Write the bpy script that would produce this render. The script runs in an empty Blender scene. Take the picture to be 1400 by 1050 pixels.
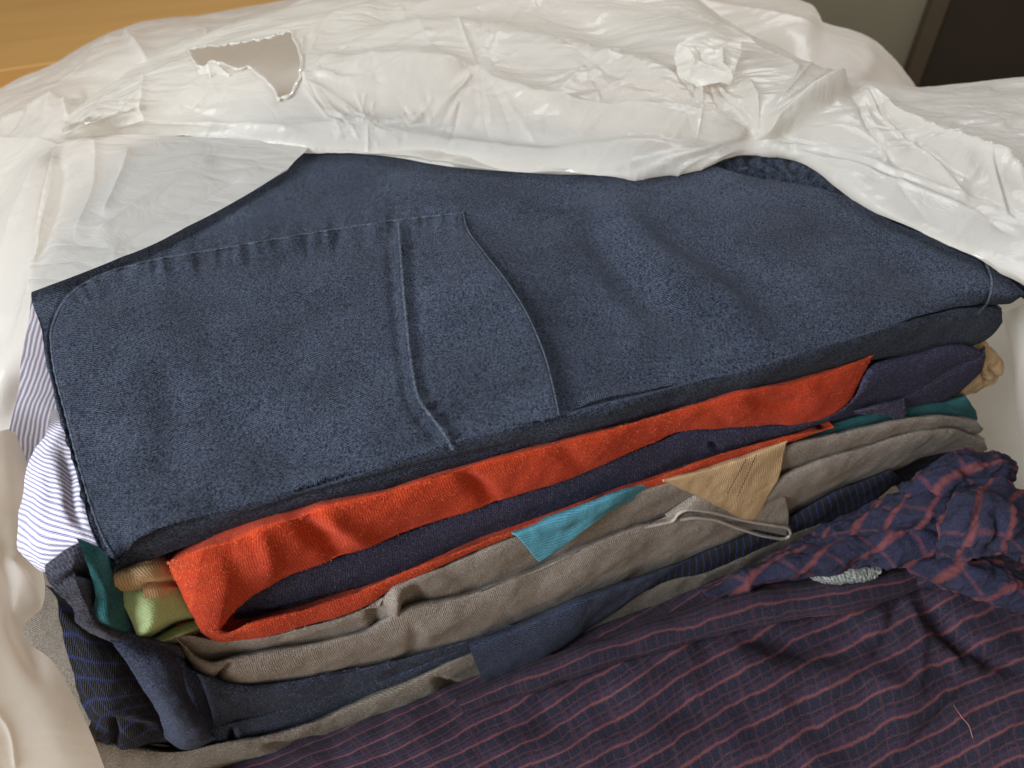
import bpy, math, random
import numpy as np
from mathutils import Vector
R = math.radians
rng = np.random.RandomState(7)
S = bpy.context.scene
COL = S.collection

# ------------------------------------------------------------------ camera
cam_d = bpy.data.cameras.new('camera'); cam = bpy.data.objects.new('camera', cam_d); COL.objects.link(cam)
CAMZ = 0.47
cam.location = (0, 0, CAMZ); cam.rotation_euler = (R(45), 0, 0)
cam_d.sensor_width = 36; cam_d.lens = 1080/1400*36
cam_d.clip_start = 0.01; cam_d.clip_end = 50
cam_d.dof.use_dof = True; cam_d.dof.focus_distance = 0.36; cam_d.dof.aperture_fstop = 13.0
S.camera = cam

# ------------------------------------------------------------------ world, lamps, exposure
w = bpy.data.worlds.new('World'); S.world = w; w.use_nodes = True
bg = w.node_tree.nodes['Background']; bg.inputs[0].default_value = (1.0, .90, .78, 1); bg.inputs[1].default_value = 0.33
def area(name, loc, target, size, power, col, sy=None):
    l = bpy.data.lights.new(name, 'AREA'); l.energy = power; l.color = col; l.size = size
    if sy: l.shape = 'RECTANGLE'; l.size_y = sy
    o = bpy.data.objects.new(name, l); COL.objects.link(o); o.location = loc
    o.rotation_euler = (Vector(target)-Vector(loc)).to_track_quat('-Z', 'Y').to_euler()
    return o
area('window_light', (-1.05, -0.55, .98), (0, .25, .15), .6, 44, (.88, .94, 1.0), 1.0)
area('back_fill_light', (0.7, 1.5, 1.5), (0, .3, .15), .9, 25, (.93, .96, 1.0))  # added fill from behind right, lets the film glow; no known lamp there
S.view_settings.view_transform = 'Standard'; S.view_settings.look = 'None'
S.view_settings.exposure = 0.0; S.view_settings.gamma = 1.0

# ------------------------------------------------------------------ geometry helpers
FPX = 1080.; HALF = 2**-.5; CAM = np.array([0, 0, CAMZ])
P0 = np.array([-.145, .1525]); NV = np.array([.369, -.929]); NV = NV/np.linalg.norm(NV)
N3 = np.array([NV[0], NV[1], 0.]); U3 = np.array([-NV[1], NV[0], 0.])
def rays(px, py):
    a = (np.asarray(px, float)-700)/FPX; b = (525-np.asarray(py, float))/FPX
    return np.stack([a, HALF+b*HALF, -HALF+b*HALF], -1)
def at_front(px, py, off):
    """points where the sight line meets the upright plane of the pile's front, moved outwards by off"""
    d = rays(px, py); t = (P0@NV+np.asarray(off, float))/(d[..., :2]@NV)
    return CAM+d*t[..., None]
def at_z(px, py, z):
    d = rays(px, py); z = np.asarray(z, float)+0*d[..., 2]
    return CAM+d*((z-CAMZ)/d[..., 2])[..., None]
def to_px(P):
    q = P-CAM; f = q[..., 1]*HALF-q[..., 2]*HALF; u = q[..., 1]*HALF+q[..., 2]*HALF
    return np.stack([700+FPX*q[..., 0]/f, 525-FPX*u/f], -1)

def pchip(t, y, x):
    """monotone cubic through (t, y), y is (n, k)"""
    y = np.asarray(y, float); n = len(t)
    if n == 2: return y[0]+(y[1]-y[0])*((x-t[0])/(t[1]-t[0]))[:, None]
    h = np.diff(t)[:, None]; s = np.diff(y, axis=0)/h
    d = np.zeros_like(y)
    w1 = 2*h[1:]+h[:-1]; w2 = h[1:]+2*h[:-1]
    ok = s[:-1]*s[1:] > 0
    with np.errstate(divide='ignore', invalid='ignore'):
        dd = (w1+w2)/(w1/s[:-1]+w2/s[1:])
    # a mix of harmonic and plain average keeps curves round without overshooting much
    av = (s[:-1]*h[1:]+s[1:]*h[:-1])/(h[1:]+h[:-1])
    d[1:-1] = np.where(ok, .5*np.nan_to_num(dd)+.5*av, .5*av)
    d[0] = s[0]; d[-1] = s[-1]
    i = np.clip(np.searchsorted(t, x, side='right')-1, 0, n-2)
    hh = h[i]; u = ((x-t[i])/hh[:, 0])[:, None]
    return ((2*u**3-3*u**2+1)*y[i]+(u**3-2*u**2+u)*hh*d[i]+(-2*u**3+3*u**2)*y[i+1]+(u**3-u**2)*hh*d[i+1])
def curve(pts, n, par=None):
    """resample a list of points (any number of values each) to n, by arc length of the first two"""
    p = np.asarray(pts, float)
    t = np.r_[0, np.cumsum(np.maximum(np.linalg.norm(np.diff(p[:, :2], axis=0), axis=1), 1e-6))]
    t = t/t[-1]
    return pchip(t, p, np.linspace(0, 1, n) if par is None else par)
def bicubic(G, nv, nu):
    """G (r, c, k) -> (nv, nu, k)"""
    G = np.asarray(G, float)
    ds = np.linalg.norm(np.diff(G[..., :3], axis=1), axis=-1).mean(0); t = np.r_[0, np.cumsum(ds)]; t /= t[-1]
    A = pchip(t, G.transpose(1, 0, 2).reshape(len(t), -1), np.linspace(0, 1, nu)).reshape(nu, G.shape[0], -1).transpose(1, 0, 2)
    ds = np.linalg.norm(np.diff(G[..., :3], axis=0), axis=-1).mean(1); t = np.r_[0, np.cumsum(ds)]; t /= t[-1]
    return pchip(t, A.reshape(len(t), -1), np.linspace(0, 1, nv)).reshape(nv, nu, -1)

# Perlin noise on arrays
_perm = np.r_[rng.permutation(256), ]; _perm = np.r_[_perm, _perm, _perm]
_g = rng.normal(size=(256, 3)); _g /= np.linalg.norm(_g, axis=1)[:, None]
def perlin(P, scale, seed=0):
    p = P*scale+np.array([seed*17.3+100, seed*5.7+100, 100.+seed*3.1]); i = np.floor(p).astype(int); f = p-i; i &= 255
    u = f*f*f*(f*(f*6-15)+10); r = 0
    for dx in (0, 1):
        for dy in (0, 1):
            for dz in (0, 1):
                h = _perm[_perm[_perm[(i[..., 0]+dx) & 255]+((i[..., 1]+dy) & 255)]+((i[..., 2]+dz) & 255)]
                g = _g[h]; wgt = (u[..., 0] if dx else 1-u[..., 0])*(u[..., 1] if dy else 1-u[..., 1])*(u[..., 2] if dz else 1-u[..., 2])
                r = r+wgt*(g[..., 0]*(f[..., 0]-dx)+g[..., 1]*(f[..., 1]-dy)+g[..., 2]*(f[..., 2]-dz))
    return r
def fbm(P, scale, oct=3, seed=0, gain=.5):
    return sum(perlin(P, scale*2**k, seed+k)*gain**k for k in range(oct))
def ridged(P, scale, oct=3, seed=0, gain=.5):
    return sum((.5-np.abs(perlin(P, scale*2**k, seed+k))*1.6)*gain**k for k in range(oct))

def dist_poly(px, py, pts, clip=200.):
    """distance of picture points to a polyline, and the arc length there"""
    best = np.full(px.shape, 1e9); arc = np.zeros(px.shape); end = np.zeros(px.shape); L = 0
    p = np.asarray(pts, float); tot = np.linalg.norm(np.diff(p, axis=0), axis=1).sum()
    for a, b in zip(p[:-1], p[1:]):
        e = b-a; l = np.linalg.norm(e)
        t = np.clip(((px-a[0])*e[0]+(py-a[1])*e[1])/(l*l), 0, 1)
        d = np.hypot(px-a[0]-e[0]*t, py-a[1]-e[1]*t)
        m = d < best; best = np.where(m, d, best); arc = np.where(m, L+t*l, arc); L += l
    return best, arc/tot, arc
def crease(px, py, pts, amp, width, sharp=True, taper=.25):
    if not sharp:
        L = np.linalg.norm(np.diff(np.asarray(pts, float), axis=0), axis=1).sum(); k = int(max(5, L/(width*.6)))
        p = curve(pts, k); sp = L/(k-1); o = 0*px
        for i in range(k):
            tp = min(1., min(i, k-1-i)/max(1., taper*k)+.15); o = o+tp*np.exp(-((px-p[i, 0])**2+(py-p[i, 1])**2)/width**2)
        return amp*o*sp/(1.7725*width)
    p = curve(pts, max(3, 3*len(pts))); o = np.zeros(px.shape); g = width*6
    sel = (px > p[:, 0].min()-g) & (px < p[:, 0].max()+g) & (py > p[:, 1].min()-g) & (py < p[:, 1].max()+g)
    if not sel.any(): return o
    d, s, _ = dist_poly(px[sel], py[sel], p)
    tp = np.clip(np.minimum(s, 1-s)/max(taper, 1e-3), 0, 1); tp = tp*tp*(3-2*tp)
    o[sel] = amp*np.exp(-d/width)*tp
    return o

def normals(V):
    du = np.gradient(V, axis=1); dv = np.gradient(V, axis=0)
    n = np.cross(du, dv); l = np.linalg.norm(n, axis=-1, keepdims=True); n = n/np.maximum(l, 1e-12)
    return n
def mesh_obj(name, V, F, mat, parent=None, uv=None, smooth=True):
    m = bpy.data.meshes.new(name); m.vertices.add(len(V)); m.vertices.foreach_set('co', np.asarray(V, np.float32).ravel())
    F = np.asarray(F); k = F.shape[1]
    m.loops.add(F.size); m.loops.foreach_set('vertex_index', F.ravel().astype(np.int32))
    m.polygons.add(len(F)); m.polygons.foreach_set('loop_start', np.arange(0, F.size, k, dtype=np.int32))
    if uv is not None:
        l = m.uv_layers.new(name='uv'); l.data.foreach_set('uv', np.asarray(uv, np.float32)[F.ravel()].ravel())
    m.update(calc_edges=True); m.validate()
    m.polygons.foreach_set('use_smooth', np.full(len(m.polygons), smooth))
    if mat: m.materials.append(mat)
    o = bpy.data.objects.new(name, m); COL.objects.link(o)
    if parent is not None: o.parent = parent
    return o
UVOFF = [0]
def grid_obj(name, V, mat, parent=None, disp=None, thick=0, mask=None, uvrot=0, thick_off=-1, up=True, close=False):
    """V (nv, nu, 3). disp(P, px, py, u, v) -> metres along the normal (towards the camera side)"""
    nv, nu = V.shape[:2]
    n = normals(V)
    if up:
        view = CAM-V; sgn = np.sign((n*view).sum(-1).mean()) or 1.; n = n*sgn
    u = np.r_[0, np.cumsum(np.linalg.norm(np.diff(V, axis=1), axis=-1).mean(0))]
    v = np.r_[0, np.cumsum(np.linalg.norm(np.diff(V, axis=0), axis=-1).mean(1))]
    UU, VV = np.meshgrid(u, v)
    if disp is not None:
        q = to_px(V); d = disp(V, q[..., 0], q[..., 1], UU, VV)
        V = V+(d if d.ndim == 3 else n*d[..., None])
    c, s = math.cos(uvrot), math.sin(uvrot)
    uv = np.stack([UU*c-VV*s, UU*s+VV*c], -1).reshape(-1, 2)
    i = np.arange(nv*nu).reshape(nv, nu)
    F = np.stack([i[:-1, :-1], i[:-1, 1:], i[1:, 1:], i[1:, :-1]], -1)
    cn = np.cross(V[:-1, 1:]-V[:-1, :-1], V[1:, :-1]-V[:-1, :-1])
    if ((cn*(CAM-V[:-1, :-1])).sum(-1)).mean() < 0: F = F[..., ::-1]
    F = F.reshape(-1, 4)
    if mask is not None:
        q = to_px(V).reshape(-1, 2); cen = q[F].mean(1); F = F[mask(cen[:, 0], cen[:, 1])]
        used = np.unique(F); re = -np.ones(nv*nu, int); re[used] = np.arange(len(used))
        Vf = V.reshape(-1, 3)[used]; uv = uv[used]; F = re[F]
    else: Vf = V.reshape(-1, 3)
    o = mesh_obj(name, Vf, F, mat, parent, uv)
    if thick:
        md = o.modifiers.new('thickness', 'SOLIDIFY'); md.thickness = thick; md.offset = thick_off; md.use_even_offset = False
    return o, V
def thing(name, label, cat, group=None, loc=(0, 0, 0)):
    o = bpy.data.objects.new(name, None); COL.objects.link(o); o.empty_display_size = .02
    o['label'] = label; o['category'] = cat
    if group: o['group'] = group
    return o
def inside(poly):
    p = np.asarray(poly, float)
    def f(x, y):
        r = np.zeros(x.shape, bool)
        for a, b in zip(p, np.roll(p, -1, 0)):
            if a[1] == b[1]: continue
            c = ((a[1] > y) != (b[1] > y)) & (x < (b[0]-a[0])*(y-a[1])/(b[1]-a[1])+a[0]); r ^= c
        return r
    return f

def fold(name, T, B, off, mat, parent, bulge=.006, n=260, m=36, depth=.09, disp=None, uvrot=0, soft=2.2, under=.0, back=.008, kr=.16, **kw):
    """a folded edge of cloth: T upper line and B lower outline (picture points) on the pile's front; the cloth runs
    back into the pile from both. off is a number or [(fraction, off), ...]"""
    t = curve(T, n)[:, :2]; b = curve(B, n)[:, :2]
    s = np.linspace(0, 1, n)
    o = np.full(n, off) if np.isscalar(off) else np.interp(s, [a for a, _ in off], [q for _, q in off])
    bl = np.full(n, bulge) if np.isscalar(bulge) else np.interp(s, [a for a, _ in bulge], [q for _, q in bulge])
    # a bulge never exceeds what the height of the fold can carry
    hpx = np.linalg.norm(b-t, axis=1); bl = np.minimum(bl, hpx*.00028*.9)
    g = np.linspace(0, 1, m)
    rows = []
    for k in g:
        sh = (1-(1-k)**soft)*0+np.sin(np.pi*min(k, 1.)**.75)**.8 if k < 1 else 0.
        p = t+(b-t)*k
        q = np.clip(k/kr, 0, 1); q = q*q*(3-2*q)
        rows.append(at_front(p[:, 0], p[:, 1], o+bl*sh-back*(1-q)))
    rows = np.array(rows)
    nb = 6
    top = [rows[0]-N3*depth*(1-j/nb)**1.3-np.array([0, 0, .014])*(1-j/nb)**.5 for j in range(nb)]
    bot = [rows[-1]-N3*depth*((j+1)/nb)-np.array([0, 0, under])*((j+1)/nb) for j in range(nb)]
    V = np.concatenate([np.array(top), rows, np.array(bot)], 0)
    o_, V_ = grid_obj(name, V, mat, parent, disp=disp, uvrot=uvrot, **kw)
    lm = {'dark_navy_fleece': m_lint_p, 'faded_navy_jersey': m_lint, 'orange_fleece': m_lint_o, 'taupe_jersey': m_lint_t, 'olive_grey_jersey': m_lint_t}.get(mat.name)
    if lm: fuzz(V_[nb:-nb], int(n*14), .0009, lm, parent, n)
    return o_, V_

def tube(name, P, r, mat, parent, k=6):
    P = np.asarray(P); T = np.gradient(P, axis=0); T /= np.linalg.norm(T, axis=1)[:, None]
    a = np.cross(T, np.array([0, 0, 1.])); a /= np.linalg.norm(a, axis=1)[:, None]+1e-9; b = np.cross(T, a)
    an = np.linspace(0, 2*np.pi, k, endpoint=False); rr = np.full(len(P), r) if np.isscalar(r) else r
    V = P[:, None]+rr[:, None, None]*(a[:, None]*np.cos(an)[None, :, None]+b[:, None]*np.sin(an)[None, :, None])
    i = np.arange(len(P)*k).reshape(len(P), k); j = np.roll(i, -1, 1)
    F = np.stack([i[:-1], i[1:], j[1:], j[:-1]], -1).reshape(-1, 4)
    return mesh_obj(name, V.reshape(-1, 3), F, mat, parent, uv=np.zeros((len(P)*k, 2)))

def fuzz(V, n, ln, mat, parent, seed=1, r=.00005):
    g = np.random.RandomState(seed); nv, nu = V.shape[:2]; nr = normals(V)
    i = g.randint(0, nv, n); j = g.randint(0, nu, n); p = V[i, j]; q = nr[i, j]
    q = q*np.sign((q*(CAM-p)).sum(-1, keepdims=True)); t = g.normal(size=(n, 3)); t -= q*(t*q).sum(-1, keepdims=True); t /= np.linalg.norm(t, axis=1)[:, None]
    w_ = np.cross(q, t); L = ln*(.4+g.rand(n, 1)*.9); p = p+q*.00005
    a = p; b = p+t*L*.5+q*L*(.15+.3*g.rand(n, 1)); c = b+t*L*.4+w_*L*g.normal(size=(n, 1))*.35+q*L*(g.rand(n, 1)-.5)*.4
    pts = np.stack([a-w_*r, a+w_*r, b+w_*r, b-w_*r, c+w_*r*.5, c-w_*r*.5], 1)
    k = np.arange(n)[:, None]*6; F = np.concatenate([k+[0, 1, 2, 3], k+[3, 2, 4, 5]], 0)
    o = mesh_obj('fuzz', pts.reshape(-1, 3), F, mat, parent, uv=np.zeros((n*6, 2))); o['kind'] = 'stuff'; return o
# ------------------------------------------------------------------ materials
class N:
    def __init__(s, name):
        s.m = bpy.data.materials.new(name); s.m.use_nodes = True; s.t = s.m.node_tree; s.t.nodes.clear()
        s.out = s.t.nodes.new('ShaderNodeOutputMaterial')
    def n(s, typ, ins=None, **kw):
        x = s.t.nodes.new('ShaderNode'+typ)
        for k, v in kw.items(): setattr(x, k, v)
        for k, v in (ins or {}).items():
            if isinstance(v, bpy.types.NodeSocket): s.t.links.new(v, x.inputs[k])
            else: x.inputs[k].default_value = v
        return x
    def math(s, op, a, b=0., c=0.):
        return s.n('Math', {0: a, 1: b, 2: c}, operation=op).outputs[0]
    def ramp(s, f, a, b, x0=0., x1=1.):
        mr = s.n('MapRange', {'Value': f, 'From Min': x0, 'From Max': x1}).outputs[0]
        return s.mix(mr, a, b)
    def mix(s, f, a, b, blend='MIX'):
        x = s.t.nodes.new('ShaderNodeMix'); x.data_type = 'RGBA'; x.blend_type = blend; x.clamp_factor = True
        for i, v in ((0, f), (6, a), (7, b)):
            if isinstance(v, bpy.types.NodeSocket): s.t.links.new(v, x.inputs[i])
            else: x.inputs[i].default_value = (v if i == 0 else (*v, 1))
        return x.outputs[2]
    def coords(s, rot=0., scale=1.):
        u = s.n('UVMap').outputs[0]
        return s.n('Mapping', {0: u, 2: (0, 0, rot), 3: (scale, scale, scale)}).outputs[0]
    def noise(s, v, scale, detail=3, rough=.55, dist=0.):
        return s.n('TexNoise', {'Vector': v, 'Scale': scale, 'Detail': detail, 'Roughness': rough, 'Distortion': dist}).outputs[0]
    def sep(s, v):
        x = s.n('SeparateXYZ', {0: v}); return x.outputs[0], x.outputs[1]
    def finish(s, col, height, dist=.0006, rough=.92, sheen=.25, sheencol=(1, 1, 1)):
        b = s.n('Bump', {'Height': height, 'Distance': dist, 'Strength': 1.0})
        p = s.n('BsdfPrincipled', {'Base Color': col if isinstance(col, bpy.types.NodeSocket) else (*col, 1), 'Roughness': rough, 'Normal': b.outputs[0]})
        p.inputs['Specular IOR Level'].default_value = .06
        p.inputs['Sheen Weight'].default_value = sheen*.15; p.inputs['Sheen Roughness'].default_value = .5
        p.inputs['Sheen Tint'].default_value = (*sheencol, 1)
        s.t.links.new(p.outputs[0], s.out.inputs[0]); return s.m
def stripes(M, x, period, width, soft=.3, phase=0.):
    """0..1 line pattern along a coordinate in metres"""
    f = M.math('FRACT', M.math('ADD', M.math('DIVIDE', x, period), phase+50.))
    d = M.math('MULTIPLY', M.math('ABSOLUTE', M.math('SUBTRACT', f, .5)), period)
    return M.n('MapRange', {'Value': d, 'From Min': width*.5*(1+soft), 'From Max': width*.5*(1-soft), 'To Min': 0., 'To Max': 1.}).outputs[0]
def knit(name, dark, light, rib=.0011, rot=0., ribamp=.5, fuzz=.5, sheen=.3, grain=1., bump=.0005, patch=.15, cross=.25, lint=.45):
    M = N(name); v = M.coords(rot)
    vx = M.noise(v, 60, 2)                              # the threads wander
    vv = M.n('VectorMath', {0: v, 1: M.n('VectorMath', {0: M.n('TexNoise', {'Vector': v, 'Scale': 55., 'Detail': 3.}).outputs[1], 1: (.0035, .0035, 0)}, operation='MULTIPLY').outputs[0]}, operation='ADD').outputs[0]
    x, y = M.sep(vv)
    r1 = M.math('SINE', M.math('MULTIPLY', x, 2*math.pi/rib))
    r2 = M.math('SINE', M.math('MULTIPLY', y, 2*math.pi/(rib*.8)))
    ob = M.n('TexCoord').outputs['Object']
    f1 = M.noise(ob, 1050*grain, 3, .8)
    f2 = M.noise(ob, 2200*grain, 2, .7)
    big = M.noise(ob, 22, 3, .6)
    h = M.math('ADD', M.math('MULTIPLY', r1, .5*ribamp), M.math('MULTIPLY', r2, .5*ribamp*cross))
    h2 = M.math('ADD', h, M.math('MULTIPLY', M.math('SUBTRACT', f1, .5), 2.2*fuzz))
    h3 = M.math('ADD', h2, M.math('MULTIPLY', M.math('SUBTRACT', f2, .5), 1.6*fuzz))
    fac = M.n('MapRange', {'Value': h3, 'From Min': -.20, 'From Max': .26}).outputs[0]
    fl = M.n('MapRange', {'Value': M.noise(M.n('Mapping', {0: ob, 2: (0, 0, .9), 3: (1, .35, 1)}).outputs[0], 1500, 2, .8, 1.5), 'From Min': .60, 'From Max': .72}).outputs[0]
    c = M.mix(fac, dark, light)
    c = M.mix(M.math('MULTIPLY', fl, lint), c, tuple(min(.9, a*1.5+.03) for a in light))
    lo = tuple(a*(1-patch) for a in (1, 1, 1)); hi = tuple(a*(1+patch) for a in (1, 1, 1))
    c = M.mix(1.0, c, M.ramp(big, lo, hi, .3, .7), 'MULTIPLY')
    return M.finish(c, h3, bump*.9, sheen=sheen)

# ------------------------------------------------------------------ materials used by the clothes
m_denim = knit('navy_brushed_twill', (.004, .0055, .0105), (.066, .081, .120), rib=.0009, rot=.7, ribamp=.3, fuzz=.85, grain=.9, bump=.0004, patch=.25, lint=.6)
m_denim_s = knit('navy_twill_seam', (.022, .028, .040), (.14, .165, .21), rib=.0009, rot=.7, ribamp=.2, fuzz=.6, bump=.0003)
m_orange = knit('orange_fleece', (.34, .028, .009), (.64, .072, .023), rib=.0010, rot=.05, ribamp=.22, fuzz=.5, bump=.0004, patch=.08, lint=.2)
m_navy = knit('dark_navy_fleece', (.010, .010, .024), (.060, .060, .115), rib=.0011, rot=.0, ribamp=.18, fuzz=.7, bump=.0005)
m_taupe = knit('taupe_jersey', (.135, .108, .088), (.37, .32, .275), rib=.00095, rot=.35, ribamp=.28, fuzz=.5, bump=.0004, patch=.1, lint=.3)
m_taupe2 = knit('olive_grey_jersey', (.105, .088, .07), (.29, .25, .205), rib=.001, rot=1.2, ribamp=.3, fuzz=.5, bump=.0004, patch=.1, lint=.3)
m_navytee = knit('faded_navy_jersey', (.008, .011, .024), (.062, .074, .122), rib=.001, rot=0.9, ribamp=.3, fuzz=.65, bump=.0004)
m_char = knit('charcoal_knit', (.012, .012, .018), (.085, .085, .11), rib=.001, rot=.2, ribamp=.2, fuzz=.6, bump=.0006)
m_teal = knit('dark_teal_knit', (.008, .055, .065), (.04, .15, .165), rib=.0013, rot=.3, ribamp=.25, fuzz=.5, bump=.0005)
m_teal2 = knit('teal_blue_knit', (.045, .16, .21), (.10, .31, .40), rib=.0011, rot=1.4, ribamp=.3, fuzz=.35, bump=.0004)
m_tan = knit('tan_cotton_knit', (.36, .225, .11), (.62, .44, .26), rib=.0011, rot=.1, ribamp=.4, fuzz=.35, bump=.0003, patch=.06, lint=.25)
m_green = knit('lime_green_jersey', (.29, .38, .17), (.46, .56, .29), rib=.0011, rot=.6, ribamp=.25, fuzz=.4, bump=.0003, patch=.06, lint=.25)
m_thread = knit('brown_thread', (.05, .028, .012), (.12, .07, .035), bump=.0001)
m_lightedge = knit('pale_grey_hem', (.19, .16, .138), (.42, .365, .32), rib=.0012, rot=0., ribamp=.6, fuzz=.4, bump=.0004)

def mat_stripe():
    M = N('white_purple_striped_cotton'); v = M.coords()
    vv = M.n('VectorMath', {0: v, 1: M.n('VectorMath', {0: M.n('TexNoise', {'Vector': v, 'Scale': 40., 'Detail': 2.}).outputs[1], 1: (.004, .004, 0)}, operation='MULTIPLY').outputs[0]}, operation='ADD').outputs[0]
    x, y = M.sep(vv)
    l = stripes(M, y, .0029, .0015, .6)
    dash = stripes(M, M.math('ADD', x, M.math('MULTIPLY', y, 1.)), .0013, .0009, .5)
    f = M.math('MULTIPLY', l, M.math('ADD', .45, M.math('MULTIPLY', dash, .5)))
    n = M.noise(v, 1400, 3)
    c = M.mix(f, (.78, .75, .80), (.13, .12, .27))
    c = M.mix(1., c, M.ramp(n, (.85, .85, .85), (1.1, 1.1, 1.1), .3, .7), 'MULTIPLY')
    return M.finish(c, M.math('ADD', n, M.math('MULTIPLY', l, -.4)), .0003, sheen=.2)
m_stripe = mat_stripe()
def mat_blueplaid(name, px_, kx, ky):
    M = N(name); v = M.coords(.0)
    vv = M.n('VectorMath', {0: v, 1: M.n('VectorMath', {0: M.n('TexNoise', {'Vector': v, 'Scale': 45., 'Detail': 3.}).outputs[1], 1: (.005, .005, 0)}, operation='MULTIPLY').outputs[0]}, operation='ADD').outputs[0]
    x, y = M.sep(vv)
    tw = M.math('SINE', M.math('MULTIPLY', M.math('ADD', x, M.math('MULTIPLY', y, .8)), 2*math.pi/.0012))
    n = M.noise(v, 1500, 3)
    base = M.mix(M.math('ADD', M.math('MULTIPLY', tw, .4), M.math('SUBTRACT', n, .1)), (.006, .006, .010), (.05, .052, .045))
    l1 = stripes(M, x, px_, .0008, .9); l2 = stripes(M, y, .0085, .0011, .9)
    l = M.math('MULTIPLY', M.math('MAXIMUM', M.math('MULTIPLY', l1, kx), M.math('MULTIPLY', l2, ky)), M.math('ADD', .15, n))
    c = M.mix(l, base, (.045, .06, .25))
    return M.finish(c, M.math('ADD', n, M.math('MULTIPLY', tw, .5)), .0005, sheen=.15)
m_bplaid = mat_blueplaid('black_cloth_blue_check', .0062, .6, .7); m_bplaid2 = mat_blueplaid('black_cloth_blue_slanted_check', .0045, .9, .1)
def mat_flannel(name, big=False):
    M = N(name); v = M.coords(0.)
    vv = M.n('VectorMath', {0: v, 1: M.n('VectorMath', {0: M.n('VectorMath', {0: M.n('TexNoise', {'Vector': v, 'Scale': 32., 'Detail': 3.}).outputs[1], 1: (.5, .5, .5)}, operation='SUBTRACT').outputs[0], 1: (.010, .010, 0)}, operation='MULTIPLY').outputs[0]}, operation='ADD').outputs[0]
    vv = M.n('VectorMath', {0: vv, 1: M.n('VectorMath', {0: M.n('TexNoise', {'Vector': v, 'Scale': 700., 'Detail': 2.}).outputs[1], 1: (.0011, .0011, 0)}, operation='MULTIPLY').outputs[0]}, operation='ADD').outputs[0]
    x, y = M.sep(vv); n = M.noise(v, 1100, 3, .7); n2 = M.noise(v, 3000, 2, .7); b = M.noise(v, 25, 3)
    h = M.math('ADD', M.math('MULTIPLY', M.math('SUBTRACT', n, .5), 2.), M.math('MULTIPLY', M.math('SUBTRACT', n2, .5), 1.5))
    fac = M.n('MapRange', {'Value': h, 'From Min': -.6, 'From Max': .6}).outputs[0]
    base = M.mix(fac, (.006, .005, .013), (.048, .045, .070))
    if big:
        a = stripes(M, y, .019, .0034, .5); c2 = stripes(M, x, .021, .0022, .5)
        l = M.math('MAXIMUM', a, M.math('MULTIPLY', c2, .45)); f = M.math('MULTIPLY', l, M.math('ADD', .5, M.math('MULTIPLY', n, .7)))
        c = M.mix(f, M.mix(fac, (.009, .009, .024), (.052, .052, .096)), (.185, .058, .060))
    else:
        a = stripes(M, y, .0125, .00115, .9); e = stripes(M, y, .0125, .0007, .9, .5); e2 = stripes(M, y, .0125, .0006, .9, .27)
        g = stripes(M, x, .0058, .0007, .9); g2 = stripes(M, x, .023, .0012, .8)
        # purple-grey bands between the lines
        bd = stripes(M, y, .0125, .0042, .5, .12)
        base = M.mix(M.math('MULTIPLY', bd, .25), base, (.085, .045, .085))
        l = M.math('MAXIMUM', a, M.math('MAXIMUM', M.math('MULTIPLY', e, .38), M.math('MULTIPLY', e2, .22)))
        l = M.math('MAXIMUM', l, M.math('MAXIMUM', M.math('MULTIPLY', g, .24), M.math('MULTIPLY', g2, .22)))
        f = M.math('MULTIPLY', l, M.math('ADD', .35, n))
        c = M.mix(f, base, (.20, .072, .070))
    c = M.mix(1., c, M.ramp(b, (.8, .8, .8), (1.2, 1.2, 1.2), .3, .7), 'MULTIPLY')
    return M.finish(c, h, .0004, sheen=.2)
m_flan = mat_flannel('navy_flannel_fine_red_check'); m_flan_big = mat_flannel('navy_flannel_wide_red_check', True)

def mat_film(name, tint=(.82, .79, .73), clear=.06, trans=.55, crumple=1.):
    M = N(name); geo = M.n('TexCoord').outputs['Object']
    n1 = M.n('TexNoise', {'Vector': geo, 'Scale': 45., 'Detail': 4., 'Roughness': .5, 'Distortion': .8}, ).outputs[0]
    r1 = M.math('ABSOLUTE', M.math('SUBTRACT', n1, .5))
    vo = M.n('TexVoronoi', {'Vector': M.n('Mapping', {0: geo, 2: (0, 0, .4), 3: (1., 3.2, 2.)}).outputs[0], 'Scale': 26.}, feature='DISTANCE_TO_EDGE').outputs[0]
    n3 = M.noise(geo, 400, 2)
    gate = M.n('MapRange', {'Value': M.noise(geo, 9, 2), 'From Min': .45, 'From Max': .62}).outputs[0]
    h = M.math('ADD', M.math('MULTIPLY', r1, 1.0), M.math('MULTIPLY', M.math('MULTIPLY', M.math('MINIMUM', vo, .25), gate), 1.3))
    h = M.math('ADD', h, M.math('MULTIPLY', n3, .02))
    bmp = M.n('Bump', {'Height': h, 'Distance': .002*crumple, 'Strength': .8}).outputs[0]
    p = M.n('BsdfPrincipled', {'Base Color': (*tint, 1), 'Roughness': .45, 'Normal': bmp})
    p.inputs['Specular IOR Level'].default_value = .22
    tr = M.n('BsdfTranslucent', {'Color': (*tint, 1), 'Normal': bmp})
    mx = M.n('MixShader', {0: trans, 1: p.outputs[0], 2: tr.outputs[0]})
    g = M.n('BsdfGlossy', {'Color': (1, 1, 1, 1), 'Roughness': .13, 'Normal': bmp})
    fr = M.n('Fresnel', {'IOR': 1.35, 'Normal': bmp}).outputs[0]
    mx2 = M.n('MixShader', {0: M.math('MULTIPLY', fr, .27), 1: mx.outputs[0], 2: g.outputs[0]})
    mx3 = M.n('MixShader', {0: clear, 1: mx2.outputs[0], 2: M.n('BsdfTransparent').outputs[0]})
    M.t.links.new(mx3.outputs[0], M.out.inputs[0]); return M.m
m_film = mat_film('translucent_white_film')
m_film_s = mat_film('translucent_white_film_smooth', crumple=.25)

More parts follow.
